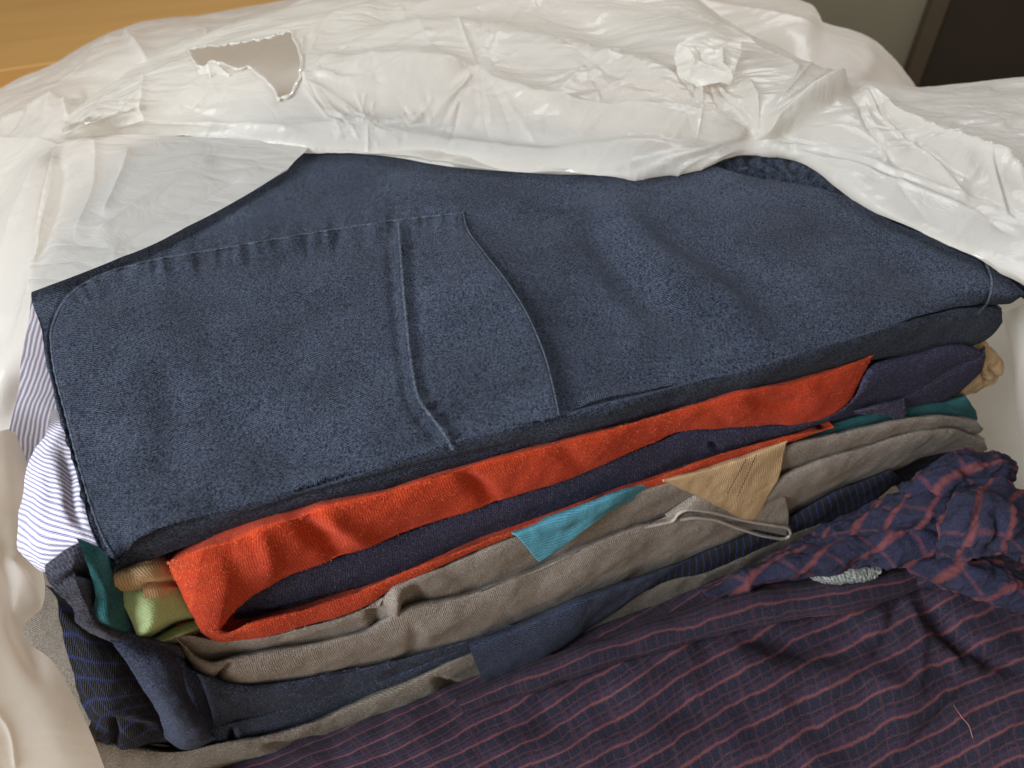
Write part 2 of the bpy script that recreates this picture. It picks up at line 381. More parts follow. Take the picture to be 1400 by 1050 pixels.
def mat_wood():
    M = N('honey_wood'); g = M.n('TexCoord').outputs['Object']
    v = M.n('Mapping', {0: g, 2: (0, 0, .35), 3: (2., 22., 1.)}).outputs[0]
    n = M.noise(v, 1.5, 4, .6); c = M.ramp(n, (.40, .215, .062), (.46, .25, .078), .3, .7)
    p = M.n('BsdfPrincipled', {'Base Color': c, 'Roughness': .35}); M.t.links.new(p.outputs[0], M.out.inputs[0]); return M.m
def mat_plain(name, a, b, scale=6., rough=.7):
    M = N(name); g = M.n('TexCoord').outputs['Object']; c = M.ramp(M.noise(g, scale, 4), a, b, .3, .7)
    p = M.n('BsdfPrincipled', {'Base Color': c, 'Roughness': rough}); M.t.links.new(p.outputs[0], M.out.inputs[0]); return M.m

def box(name, x0, x1, y0, y1, z0, z1, mat, parent=None, bevel=0):
    V = [(x, y, z) for z in (z0, z1) for y in (y0, y1) for x in (x0, x1)]
    F = [(0, 2, 3, 1), (4, 5, 7, 6), (0, 1, 5, 4), (2, 6, 7, 3), (0, 4, 6, 2), (1, 3, 7, 5)]
    o = mesh_obj(name, V, F, mat, parent, smooth=False)
    if bevel: b = o.modifiers.new('bevel', 'BEVEL'); b.width = bevel; b.segments = 2
    return o

# ------------------------------------------------------------------ the room behind
table = thing('wooden_table', 'honey brown wooden table top running behind the plastic bag', 'table')
m_wood = mat_wood()
box('table_top', -2.2, .34, -.25, 1.75, -.035, 0, m_wood, table, .004)
for x in (-2.1, .24):
    for y in (-.15, 1.65): box('leg', x-.03, x+.03, y-.03, y+.03, -.74, -.0355, m_wood, table, .004)
board = box('wooden_board', 0, 1.2, 0, .5, .0005, .032, m_wood, None, .002)
board.location = (-1.3, .767, 0); board.rotation_euler = (0, 0, R(21.5))
board['label'] = 'thick honey wood board with darker front edge lying on the table behind the bag'; board['category'] = 'board'
fl = box('floor', -5, 5, -1, 5, -.76, -.74, mat_plain('grey_floor', (.2, .19, .17), (.26, .25, .22)))
fl['kind'] = 'structure'
wl = box('wall', -5, 5, 2.2, 2.3, -.74, 2.4, mat_plain('olive_grey_wall', (.21, .185, .125), (.25, .22, .15), 2.))
wl['kind'] = 'structure'
door = thing('dark_door', 'dark brown door with a lighter brown frame in the far wall at the upper right', 'door')
box('frame', 1.10, 1.145, 2.165, 2.2, -.74, 1.4, mat_plain('brown_frame', (.075, .052, .028), (.09, .062, .034)), door, .003)
box('leaf', 1.145, 2.1, 2.18, 2.2, -.735, 1.38, mat_plain('dark_brown_wood', (.022, .013, .006), (.034, .020, .010), 4.), door, .003)

# ------------------------------------------------------------------ 1 the folded dark blue denim-like trousers on top
ZT = .234
jeans = thing('folded_trousers', 'washed dark blue twill trousers folded flat on top of the pile', 'trousers')
FRONT = [(143, 787), (153, 781), (186, 743), (221, 729), (286, 712), (357, 693), (446, 672), (557, 634), (618, 616), (664, 600), (764, 579), (807, 566), (900, 543), (950, 529), (1007, 518), (1114, 484), (1204, 457), (1257, 440), (1329, 427), (1382, 420), (1402, 404)]
BACK = [(120, 265), (200, 205), (300, 172), (700, 176), (900, 205), (960, 221), (1030, 240), (1110, 258), (1210, 297), (1280, 325), (1335, 350), (1400, 400)]
LEFT = [(120, 265), (75, 340), (45, 405), (52, 440), (62, 485), (82, 570), (104, 660), (124, 735), (143, 787)]
RIGHT = [(1400, 400), (1401, 402), (1402, 404)]
def coons(T, B, Lf, Rt, nv, nu):
    t = curve(T, nu); b = curve(B, nu); l = curve(Lf, nv); r = curve(Rt, nv)
    u = np.linspace(0, 1, nu)[None, :, None]; v = np.linspace(0, 1, nv)[:, None, None]
    return (1-v)*t[None]+v*b[None]+(1-u)*l[:, None]+u*r[:, None]-((1-u)*(1-v)*t[0]+u*(1-v)*t[-1]+(1-u)*v*b[0]+u*v*b[-1])
SEAM = [(160, 768), (140, 735), (112, 655), (88, 565), (70, 490), (67, 455), (76, 425), (95, 399), (130, 376), (200, 355), (300, 337), (400, 320), (500, 304), (560, 296), (635, 288)]
FLAP_R = [(635, 288), (640, 310), (660, 340), (690, 378), (715, 415), (735, 455), (750, 495), (760, 535), (768, 578)]
SEAM2 = [(545, 305), (548, 350), (552, 400), (557, 450), (563, 500), (572, 543), (590, 570), (607, 592), (620, 616)]
def denim_disp(P, px, py, u, v, patch=False):
    d = fbm(P, 9, 3, 3)*.006+fbm(P, 30, 3, 5)*.0014+fbm(P, 110, 2, 8)*.0004
    for pts, a, wd in (([(820, 270), (900, 345), (990, 415), (1040, 470)], .006, 24), ([(790, 300), (860, 380), (950, 460)], -.005, 24), ([(880, 290), (960, 350), (1060, 420)], -.0035, 26),
                       ([(1000, 290), (1080, 350), (1180, 400)], .002, 40), ([(960, 240), (1080, 268), (1200, 310), (1330, 370)], .0015, 10),
                       ([(240, 560), (330, 580), (440, 640)], -.004, 45), ([(210, 470), (230, 560), (230, 660)], -.003, 30),
                       ([(1180, 330), (1260, 370), (1330, 420)], -.002, 25), ([(720, 250), (900, 300), (960, 330)], .0012, 25),
                       ([(330, 250), (450, 262), (600, 262)], -.001, 25)):
        d = d+crease(px, py, pts, a, wd, False)
    ds, s, arc = dist_poly(px, py, curve(SEAM, 60)[:, :2])
    pk = perlin(np.stack([arc/15., ds/45., 0*ds], -1), 1., 4)
    d = d+pk*.0062*np.exp(-(ds/24.)**2)*np.clip((px-60)/130, .15, 1)*np.where(py > np.interp(px, [p[0] for p in SEAM[8:]], [p[1] for p in SEAM[8:]]), 1., .35)
    d = d-.0014*np.exp(-(ds/3.5)**2)
    ds, s, arc = dist_poly(px, py, curve(SEAM2, 40)[:, :2])
    pk = perlin(np.stack([arc/13., ds/40., 0*ds+3], -1), 1., 5)
    d = d+pk*.0055*np.exp(-(ds/22.)**2)*np.where(px > np.interp(py, [p[1] for p in SEAM2], [p[0] for p in SEAM2]), 1., .45)+.0017*np.exp(-(ds/7.)**2)-.0012*np.exp(-((ds-15)/6.)**2)
    ds, s, arc = dist_poly(px, py, curve([(1345, 352), (1356, 385), (1352, 410), (1338, 432)], 20)[:, :2])
    d = d-.001*np.exp(-(ds/3.)**2)
    return d
lift_px = lambda L: [(x, y-8*min(1, max(0, (x-150)/60), )*min(1, max(0, (1400-x)/80))) for x, y in L]
q = coons(BACK, lift_px(FRONT), LEFT, RIGHT, 260, 720)
fr_z = at_front(q[-1, :, 0], q[-1, :, 1], 0.)[:, 2]
vv_ = np.linspace(0, 1, 260)[:, None]
wz = np.clip((vv_-.45)/.55, 0, 1)**2.2
Z = ZT*(1-wz)+fr_z[None]*wz
V = at_z(q[..., 0], q[..., 1], Z)
# roll the front and left edges under
nr = 9
roll = []
for j in range(1, nr+1):
    a = j/nr*math.pi*.62; r_ = .0021
    roll.append(V[-1]+N3*(math.sin(a)*0.-.0)*r_-N3*(1-math.cos(a))*r_*1.0-np.array([0, 0, 1.])*math.sin(a)*r_*.9)
ext = [roll[-1]-N3*.012*(j+1)-np.array([0, 0, .004])*(j+1) for j in range(5)]
V = np.concatenate([V, np.array(roll), np.array(ext)], 0)
lf = []
for j in range(1, 7):
    a = j/6*math.pi*.6; r_ = .005
    lf.append(V[:, 0]+U3*(1-math.cos(a))*r_-np.array([0, 0, 1.])*math.sin(a)*r_)
lf.append(lf[-1]+U3*.03-np.array([0, 0, .014]))
V = np.concatenate([np.array(lf[::-1]).transpose(1, 0, 2), V], 1)
m_lint = mat_plain('pale_blue_lint', (.10, .13, .18), (.20, .24, .30), 300., 1.)
m_lint_o = mat_plain('orange_lint', (.65, .12, .04), (.9, .25, .1), 300., 1.)
m_lint_t = mat_plain('taupe_lint', (.35, .30, .25), (.55, .48, .42), 300., 1.)
m_lint_p = mat_plain('purple_lint', (.12, .10, .16), (.22, .17, .24), 300., 1.)
jo, JV = grid_obj('top_panel', V, m_denim, jeans, disp=denim_disp)
# height map of the trousers for whatever lies on them
def height_map(V, default, w0=-100, w1=1540, h1=1300, c=2.5):
    W = int((w1-w0)/c); H = int(h1/c)
    q = to_px(V).reshape(-1, 2); gx = ((q[:, 0]-w0)/c).astype(int); gy = (q[:, 1]/c).astype(int)
    m = (gx >= 0) & (gx < W) & (gy >= 0) & (gy < H)
    Z_ = np.zeros((H, W)); K = np.zeros((H, W)); np.add.at(Z_, (gy[m], gx[m]), V.reshape(-1, 3)[m, 2]); np.add.at(K, (gy[m], gx[m]), 1)
    ok = K > 0; Z_[ok] /= K[ok]
    for _ in range(90):
        if ok.all(): break
        nb = np.zeros_like(Z_); nc = np.zeros_like(Z_)
        for dy, dx in ((0, 1), (0, -1), (1, 0), (-1, 0)):
            nb += np.roll(Z_*ok, (dy, dx), (0, 1)); nc += np.roll(ok.astype(float), (dy, dx), (0, 1))
        new = (~ok) & (nc > 0); Z_[new] = nb[new]/nc[new]; ok = ok | new
    Z_[~ok] = default
    def f(px, py):
        x = np.clip((np.asarray(px, float)-w0)/c-.5, 0, W-2); y = np.clip(np.asarray(py, float)/c-.5, 0, H-2)
        i = x.astype(int); j = y.astype(int); fx = x-i; fy = y-j
        return (Z_[j, i]*(1-fx)*(1-fy)+Z_[j, i+1]*fx*(1-fy)+Z_[j+1, i]*(1-fx)*fy+Z_[j+1, i+1]*fx*fy)
    return f
zdenim = height_map(JV[:262, 7:], ZT)
# the sewn pocket panel, one layer of cloth proud of the leg
PT = [(67, 455), (76, 425), (95, 399), (130, 376), (200, 355), (300, 337), (400, 320), (500, 304), (560, 296), (635, 288)]
PB = [(158, 775), (172, 756), (186, 741), (221, 728), (286, 710), (357, 691), (446, 670), (557, 631), (618, 613), (664, 597), (768, 577)]
PL = [(67, 455), (70, 490), (88, 565), (112, 655), (140, 735), (158, 775)]
q = coons(PT, lift_px(PB), PL, FLAP_R[:-1]+[(767, 570)], 200, 460)
e_t = np.linspace(0, 1, 200)[:, None]; e_l = np.linspace(0, 1, 460)[None]
edge = np.minimum(np.minimum(e_t*55, e_l*80), (1-e_l)*120)
lift = .0021*np.clip(edge, 0, 1)**.5-.0004
lift = lift+.0065*np.exp(-((1-e_l)*12)**2)*np.clip(e_t*3, 0, 1)
px_, py_ = q[..., 0], q[..., 1]
V = at_z(px_, py_, zdenim(px_, py_)+lift)
def patch_disp(P, px, py, u, v):
    d = fbm(P, 130, 2, 8)*.0003
    ds, s, arc = dist_poly(px, py, curve([(545, 306), (590, 299), (630, 294)], 30)[:, :2])
    d = d+perlin(np.stack([arc/9., ds/30., 0*ds], -1), 1., 9)*.0016*np.exp(-(ds/14.)**2)
    return d
_, PV = grid_obj('pocket_panel', V, m_denim, jeans, disp=patch_disp, thick=.0011)
zpanel = height_map(np.asarray(PV), ZT)
def on_denim(pts, n, lift, zf=None):
    c = curve(pts, n)[:, :2]; return at_z(c[:, 0], c[:, 1], (zf or zdenim)(c[:, 0], c[:, 1])+lift)
tube('seam', on_denim([(x+3, y+3) for x, y in SEAM], 300, .0003, zpanel), .0006*(1+.25*np.sin(np.arange(300)*1.3)), m_denim_s, jeans, 8)
tube('seam', on_denim(SEAM2, 200, .0001, zpanel), .0007*(1+.3*np.sin(np.arange(200)*1.1)), m_denim_s, jeans, 8)
tube('flap_edge', on_denim([(x-2.5, y) for x, y in FLAP_R[:-1]]+[(764, 568)], 260, .0002, zpanel), .00045*(1+.5*perlin(np.stack([np.arange(260)*.37, np.zeros(260), np.zeros(260)], -1), 1., 1)), m_denim_s, jeans, 6)
tube('hem_seam', on_denim([(1345, 352), (1356, 385), (1352, 410), (1338, 430)], 60, .0004), .0006, m_denim_s, jeans)
# stitches along the seam: short raised threads
# second leg, folded under
B2 = [(150, 789), (157, 786), (221, 761), (286, 738), (357, 714), (450, 689), (500, 677), (629, 639), (700, 621), (771, 604), (879, 575), (950, 557), (1043, 531), (1120, 511), (1187, 495), (1257, 484), (1329, 474), (1358, 458), (1371, 440)]
T2 = [(150, 780), (158, 770), (186, 735), (221, 722), (286, 704), (357, 686), (446, 666), (557, 627), (664, 594), (764, 572), (900, 537), (950, 523), (1007, 511), (1114, 478), (1204, 450), (1257, 433), (1329, 420), (1355, 422), (1369, 432)]
T2 = [(x, y-10) for x, y in T2]
def fd(amp=.002, sc=25, seed=1, extra=()):
    def f(P, px, py, u, v):
        d = fbm(P, sc, 3, seed)*amp*1.6+fbm(P, sc*5, 2, seed+3)*amp*.25
        for pts, a, wd, *sh in extra: d = d+crease(px, py, pts, a, wd, bool(sh and sh[0]))
        return d
    return f
fold('lower_leg', T2, B2, [(0, -.002), (.1, -.0015), (.85, -.002), (1, -.005)], m_denim, jeans, back=.009, kr=.20, bulge=[(0, .001), (.2, .0035), (.8, .005), (1, .004)], n=400, m=40, disp=fd(.0012, 22, 3, (
    ([(300, 715), (450, 672), (640, 622), (800, 588)], -.0012, 4), ([(640, 628), (850, 572), (960, 545)], .0006, 4))))
# pocket bag tip peeping out under the right edge, waistband behind
def patch_sheet(name, rows, mat, parent, nv=60, nu=120, **kw):
    G = []
    for r in rows:
        p = np.asarray([c[:2] for c in r], float); v = np.array([c[2] for c in r], float)
        md = r[0][3] if len(r[0]) > 3 else 'z'
        G.append(at_z(p[:, 0], p[:, 1], v) if md == 'z' else at_front(p[:, 0], p[:, 1], v))
    return grid_obj(name, bicubic(np.array(G), nv, nu), mat, parent, **kw)
fold('pocket_tip', [(1190, 455), (1240, 440), (1290, 430), (1309, 432)], [(1195, 458), (1235, 452), (1280, 456), (1300, 450), (1309, 438)], -.001, m_denim, jeans, bulge=.002, n=80, m=14, depth=.03)
patch_sheet('waistband', [
    [(930, 190, .229), (1000, 190, .229), (1090, 195, .229), (1200, 250, .229), (1320, 320, .228), (1420, 370, .226)],
    [(940, 215, .230), (1000, 222, .230), (1100, 243, .230), (1210, 288, .230), (1330, 342, .228), (1420, 400, .224)],
    [(940, 240, .224), (1000, 250, .224), (1100, 275, .224), (1210, 318, .222), (1330, 372, .219), (1420, 420, .218)]],
    m_denim, jeans, 80, 220, disp=lambda P, px, py, u, v: perlin(np.stack([px/13., py/8., 0*px], -1), 1., 2)*.005+fbm(P, 60, 2, 3)*.001)

# ------------------------------------------------------------------ 2 orange and navy sweatshirt
sweat = thing('folded_sweatshirt', 'bright orange sweatshirt with dark navy panels folded under the blue trousers', 'sweatshirt')
OT = [(226, 768), (240, 757), (286, 732), (450, 680), (500, 668), (629, 630), (771, 595), (879, 566), (950, 548), (1043, 521), (1130, 500), (1195, 484)]
OB = [(296, 876), (302, 868), (307, 856), (325, 832), (343, 818), (386, 793), (440, 772), (500, 750), (568, 724), (700, 680), (807, 643), (850, 624), (896, 606), (925, 592), (960, 587), (1043, 587), (1085, 585), (1114, 578), (1145, 562), (1164, 545), (1176, 520), (1192, 490)]
# matched by hand so that the left end turns the corner
fold('orange_front', OT, [(229, 778), (250, 812), (262, 836), (271, 854), (283, 869), (296, 875), (303, 860), (325, 832), (343, 818), (386, 793), (440, 772), (500, 750), (568, 724), (700, 680), (807, 643), (850, 624), (896, 606), (925, 592), (960, 587), (1043, 587), (1085, 585), (1114, 578), (1145, 562), (1164, 545), (1176, 520), (1192, 490)],
     [(0, .003), (.06, .005), (.2, .003), (.9, .001), (1, -.002)], m_orange, sweat, bulge=[(0, .003), (.1, .006), (.8, .004), (1, .002)], n=520, m=50, uvrot=.4, disp=fd(.0015, 22, 6, (
    ([(400, 705), (450, 745), (470, 765)], -.0035, 14), ([(430, 690), (490, 735), (520, 745)], .002, 12), ([(630, 648), (660, 670), (680, 690)], -.003, 11),
    ([(350, 720), (370, 770), (360, 800)], .0018, 14), ([(300, 740), (330, 790), (340, 815)], -.0012, 16), ([(760, 610), (800, 640)], -.0014, 12),
    ([(1020, 545), (1060, 555), (1100, 548)], -.002, 9), ([(960, 560), (990, 575), (1000, 585)], -.001, 10), ([(1100, 520), (1120, 550)], .001, 14))))
# navy folds inside
NT = [(318, 815), (343, 808), (386, 783), (500, 740), (568, 714), (700, 670), (807, 633), (896, 596), (936, 580), (1043, 578), (1114, 573), (1150, 557), (1170, 534), (1188, 496), (1257, 476), (1310, 466), (1342, 478)]
NM = [(318, 838), (371, 830), (440, 815), (500, 800), (586, 772), (700, 727), (807, 686), (860, 667), (907, 650), (1007, 617), (1079, 596), (1150, 574), (1200, 556), (1239, 547), (1257, 536), (1300, 512), (1340, 496), (1347, 488)]
fold('upper_navy_fold', NT, NM, [(0, -.004), (.1, -.003), (.8, -.003), (1, -.004)], m_navy, sweat, bulge=[(0, .001), (.1, .003), (1, .006)], n=420, m=36, disp=fd(.001, 24, 11, (
    ([(430, 790), (560, 755), (700, 712), (850, 655)], -.0007, 5), ([(960, 630), (1000, 590), (1030, 585)], .0008, 12), ([(970, 606), (982, 612)], -.003, 4))))
NB = [(322, 852), (371, 842), (450, 815), (586, 775), (700, 731), (807, 690), (907, 656), (1007, 622), (1079, 601), (1150, 580), (1205, 566), (1234, 577), (1245, 577), (1285, 556), (1304, 543), (1330, 520), (1344, 505), (1347, 490)]
fold('lower_navy_fold', [(x, y-16) for x, y in NM], NB, [(0, -.007), (.1, -.006), (1, -.006)], m_navy, sweat, bulge=[(0, .001), (.1, .002), (.75, .003), (1, .006)], n=420, m=26, disp=fd(.0009, 24, 14))
# little square end of the rib hanging at the right
fold('rib_end', [(1165, 562), (1200, 551), (1236, 541)], [(1175, 566), (1208, 566), (1216, 568), (1226, 576), (1234, 578), (1238, 572)], .0015, m_navy, sweat, bulge=.0015, n=90, m=20, depth=.02)
# lower orange band, closing the loop at the left
OLB = [(266, 846), (272, 857), (284, 870), (296, 876), (343, 874), (411, 858), (500, 829), (536, 805), (611, 771), (706, 731), (807, 695), (860, 677), (912, 660), (987, 633), (1073, 605), (1110, 594), (1140, 585)]
OLT = [(274, 838), (288, 850), (300, 858), (310, 862), (343, 850), (411, 830), (500, 800), (536, 786), (611, 758), (706, 722), (807, 685), (860, 664), (912, 646), (987, 618), (1073, 597), (1110, 590), (1140, 583.5)]
fold('orange_hem', OLT, OLB, [(0, .003), (.1, .004), (1, .003)], m_orange, sweat, bulge=[(0, .003), (.2, .002), (1, .001)], n=420, m=22, uvrot=.3, disp=fd(.0008, 24, 21))
# inside of the loop
patch_sheet('orange_lining', [
    [(285, 800, .0, 'f'), (330, 780, -.004, 'f'), (400, 760, -.008, 'f'), (500, 720, -.01, 'f')],
    [(292, 845, -.002, 'f'), (330, 830, -.010, 'f'), (400, 815, -.012, 'f'), (500, 780, -.012, 'f')],
    [(297, 872, -.001, 'f'), (340, 868, -.005, 'f'), (400, 855, -.006, 'f'), (500, 825, -.008, 'f')]], m_orange, sweat, 40, 80)

# ------------------------------------------------------------------ 3 pieces under the sweatshirt
tanr = thing('tan_shirt', 'tan cotton shirt, its collar corner with two rows of stitches hanging over the taupe jersey', 'shirt')
patch_sheet('collar', [
    [(895, 650, -.012, 'f'), (960, 630, -.012, 'f'), (1020, 612, -.012, 'f'), (1079, 592, -.012, 'f')],
    [(908, 657, .0065, 'f'), (960, 645, .0068, 'f'), (1020, 628, .0070, 'f'), (1076, 606, .006, 'f')],
    [(920, 663, .0072, 'f'), (968, 666, .0085, 'f'), (1020, 664, .0090, 'f'), (1066, 650, .008, 'f')],
    [(940, 673, .0076, 'f'), (975, 685, .0095, 'f'), (1012, 692, .0100, 'f'), (1052, 676, .009, 'f')],
    [(950, 678, .0076, 'f'), (985, 694, .0095, 'f'), (1027, 714, .0100, 'f'), (1040, 700, .009, 'f')]],
    m_tan, tanr, 70, 90, disp=fd(.0008, 40, 31), thick=.0012)
def stitch_row(a, b, k, off, mat, parent, ln=.6):
    for i in range(k):
        s0 = i/k; s1 = s0+ln/k
        p = [(a[0]+(b[0]-a[0])*s, a[1]+(b[1]-a[1])*s) for s in np.linspace(s0, s1, 4)]
        tube('stitch', at_front(np.array([c[0] for c in p]), np.array([c[1] for c in p]), off), .00026, mat, parent, 5)
stitch_row((1020, 628), (994, 676), 13, .0106, m_thread, tanr)
stitch_row((1034, 622), (1008, 680), 15, .0110, m_thread, tanr)
# left end of the same shirt
patch_sheet('shoulder_fold', [
    [(156, 772, -.010, 'f'), (190, 756, -.010, 'f'), (240, 748, -.012, 'f')],
    [(154, 787, .001, 'f'), (192, 776, .001, 'f'), (240, 768, -.006, 'f')],
    [(155, 800, .003, 'f'), (193, 796, .003, 'f'), (242, 788, -.005, 'f')],
    [(157, 807, .002, 'f'), (195, 806, .002, 'f'), (244, 794, -.006, 'f')],
    [(160, 808, -.008, 'f'), (196, 808, -.008, 'f'), (246, 800, -.012, 'f')]], m_tan, tanr, 40, 60, disp=fd(.0004, 50, 33))
patch_sheet('shoulder_fold', [
    [(176, 774, -.010, 'f'), (205, 762, -.010, 'f'), (245, 750, -.012, 'f')],
    [(176, 780, .002, 'f'), (205, 776, .002, 'f'), (250, 776, -.004, 'f')],
    [(186, 790, .005, 'f'), (212, 788, .004, 'f'), (252, 788, -.003, 'f')],
    [(195, 795, .004, 'f'), (215, 793, .003, 'f'), (252, 793, -.004, 'f')],
    [(195, 797, .0015, 'f'), (215, 796, .001, 'f'), (252, 796, -.005, 'f')],
    [(196, 806, .005, 'f'), (217, 804, .004, 'f'), (254, 801, -.003, 'f')],
    [(197, 817, .005, 'f'), (218, 816, .004, 'f'), (256, 808, -.003, 'f')],
    [(199, 820, -.002, 'f'), (220, 818, -.004, 'f'), (256, 812, -.01, 'f')]], m_tan, tanr, 60, 60, disp=fd(.0004, 60, 35))
# crumpled right end
patch_sheet('sleeve_end', [
    [(1320, 470, -.012, 'f'), (1340, 465, -.012, 'f'), (1352, 474, -.014, 'f')],
    [(1310, 495, -.010, 'f'), (1350, 490, -.009, 'f'), (1373, 498, -.012, 'f')],
    [(1305, 520, -.010, 'f'), (1345, 512, -.007, 'f'), (1370, 506, -.010, 'f')],
    [(1300, 535, -.011, 'f'), (1340, 520, -.009, 'f'), (1363, 519, -.012, 'f')],
    [(1300, 545, -.012, 'f'), (1325, 540, -.012, 'f'), (1334, 537, -.014, 'f')]], m_tan, tanr, 60, 60,
    disp=lambda P, px, py, u, v: fbm(P, 70, 3, 4)*.003+crease(px, py, [(1352, 495), (1356, 508), (1364, 516)], -.004, 3)+crease(px, py, [(1340, 506), (1346, 518), (1350, 528)], -.004, 3))

tealt = thing('teal_shirt', 'teal knit shirt squeezed between sweatshirt and taupe jersey, tip pointing down at front', 'shirt')
fold('edge_fold', [(1075, 592), (1140, 575), (1205, 557), (1290, 545), (1318, 538)], [(1070, 618), (1140, 604), (1215, 590), (1290, 580), (1325, 582), (1337, 572), (1335, 562)], -.005, m_teal, tealt, bulge=.004, n=160, m=24, disp=fd(.001, 30, 41, (([(1290, 552), (1310, 560), (1335, 568)], -.0014, 4),)))
patch_sheet('hanging_tip', [
    [(695, 726, -.01, 'f'), (760, 702, -.01, 'f'), (840, 670, -.01, 'f'), (930, 640, -.01, 'f')],
    [(706, 733, .0085, 'f'), (765, 708, .0085, 'f'), (845, 676, .0075, 'f'), (930, 652, -.002, 'f')],
    [(718, 746, .0105, 'f'), (768, 722, .0105, 'f'), (843, 686, .0085, 'f'), (915, 660, -.002, 'f')],
    [(733, 764, .0120, 'f'), (774, 740, .0115, 'f'), (832, 699, .0085, 'f'), (912, 664, .000, 'f')],
    [(737, 767, .0120, 'f'), (778, 741, .0115, 'f'), (834, 700, .0085, 'f'), (912, 665, -.002, 'f')]],
    m_teal2, tealt, 60, 140, disp=fd(.0008, 40, 43, (([(740, 735), (775, 728), (800, 712)], -.0015, 7),)), thick=.001)
# left corner of the teal shirt
patch_sheet('left_corner', [
    [(104, 735, .002, 'f'), (130, 745, .002, 'f'), (150, 765, -.004, 'f'), (180, 785, -.010, 'f')],
    [(112, 752, .004, 'f'), (134, 778, .005, 'f'), (152, 790, .002, 'f'), (185, 810, -.006, 'f')],
    [(131, 808, .006, 'f'), (145, 813, .007, 'f'), (162, 820, .0035, 'f'), (195, 830, -.003, 'f')],
    [(124, 845, .007, 'f'), (145, 848, .009, 'f'), (172, 854, .005, 'f'), (205, 860, -.001, 'f')],
    [(126, 852, .006, 'f'), (148, 856, .008, 'f'), (178, 863, .005, 'f'), (208, 867, -.001, 'f')],
    [(132, 852, -.01, 'f'), (150, 856, -.01, 'f'), (180, 863, -.01, 'f'), (208, 868, -.012, 'f')]],
    m_teal, tealt, 70, 70, disp=fd(.0012, 40, 45))
tealt['label'] = 'teal knit shirt squeezed between the sweatshirt and taupe jersey, showing at both ends'

greens = thing('green_tee', 'lime green t-shirt with rolled corner showing beside the orange sweatshirt', 't-shirt')
patch_sheet('rolled_corner', [
    [(164, 792, -.012, 'f'), (185, 790, -.012, 'f'), (225, 785, -.012, 'f'), (262, 790, -.012, 'f')],
    [(162, 806, -.001, 'f'), (190, 808, .002, 'f'), (225, 802, .000, 'f'), (268, 800, -.004, 'f')],
    [(170, 828, .003, 'f'), (200, 828, .006, 'f'), (235, 820, .003, 'f'), (278, 815, -.003, 'f')],
    [(180, 850, .005, 'f'), (205, 848, .008, 'f'), (238, 838, .004, 'f'), (285, 832, -.002, 'f')],
    [(186, 866, .006, 'f'), (200, 863, .008, 'f'), (232, 848, .004, 'f'), (288, 838, -.002, 'f')],
    [(190, 874, .005, 'f'), (203, 868, .004, 'f'), (232, 851, .001, 'f'), (288, 842, -.006, 'f')],
    [(196, 876, -.004, 'f'), (208, 872, -.006, 'f'), (234, 856, -.008, 'f'), (288, 846, -.012, 'f')]],
    m_green, greens, 90, 90, disp=fd(.0005, 40, 51))
patch_sheet('rolled_corner', [
    [(196, 876, -.006, 'f'), (215, 871, -.006, 'f'), (240, 858, -.007, 'f'), (285, 846, -.010, 'f')],
    [(188, 870, .006, 'f'), (212, 874, .001, 'f'), (240, 861, -.001, 'f'), (280, 848, -.004, 'f')],
    [(189, 876, .007, 'f'), (212, 879, .004, 'f'), (240, 870, .003, 'f'), (278, 856, -.002, 'f')],
    [(194, 880, .006, 'f'), (210, 882, .004, 'f'), (240, 876, .002, 'f'), (275, 864, -.003, 'f')],
    [(198, 880, -.006, 'f'), (212, 882, -.006, 'f'), (240, 877, -.006, 'f'), (272, 866, -.010, 'f')]],
    m_green, greens, 50, 80, disp=fd(.0003, 40, 53))

# ------------------------------------------------------------------ 4 taupe jersey
tau = thing('taupe_jersey', 'thick taupe grey jersey folded in the middle of the pile, sleeve hem turned out', 'jersey')
GM_ = [(246, 884), (262, 903), (280, 912), (296, 908), (321, 902), (393, 889), (450, 878), (500, 864), (540, 848), (552, 832), (585, 826), (629, 816), (700, 789), (736, 776), (800, 747), (861, 722), (914, 706), (980, 690), (1030, 672), (1079, 647), (1150, 622), (1200, 607), (1257, 594), (1310, 590), (1338, 592), (1343, 586)]
GU = [(238, 868), (262, 862), (296, 868), (343, 868), (411, 852), (500, 824), (536, 799), (611, 765), (706, 724), (807, 688), (912, 652), (987, 625), (1073, 603), (1137, 590), (1204, 576), (1260, 566), (1310, 566), (1334, 574)]
fold('upper_fold', GU, GM_, [(0, .000), (.1, .001), (1, .000)], m_taupe, tau, bulge=[(0, .003), (.1, .005), (.8, .005), (1, .004)], n=520, m=44, disp=fd(.0013, 24, 61, (
    ([(545, 800), (538, 830), (545, 850)], .0045, 8), ([(515, 810), (512, 840), (520, 858)], -.003, 9), ([(565, 800), (575, 825)], -.0025, 9),
    ([(640, 790), (600, 780)], -.001, 10), ([(800, 715), (840, 700), (880, 680)], -.002, 8), ([(380, 880), (420, 868), (480, 850)], .001, 6))))
GL = [(239, 877), (255, 905), (271, 932), (286, 945), (339, 945), (400, 938), (450, 926), (500, 918), (560, 904), (643, 884), (700, 860), (771, 829), (830, 808), (879, 789), (950, 761), (1010, 738), (1079, 708), (1150, 669), (1221, 643), (1268, 624), (1310, 618), (1335, 622), (1349, 614)]
GMt = [(240, 870), (258, 882), (275, 895), (290, 900), (321, 892), (393, 879), (450, 868), (500, 852), (552, 822), (629, 806), (700, 779), (736, 766), (800, 737), (861, 712), (914, 696), (980, 680), (1030, 660), (1079, 637), (1150, 612), (1200, 598), (1257, 584), (1310, 582), (1345, 600)]
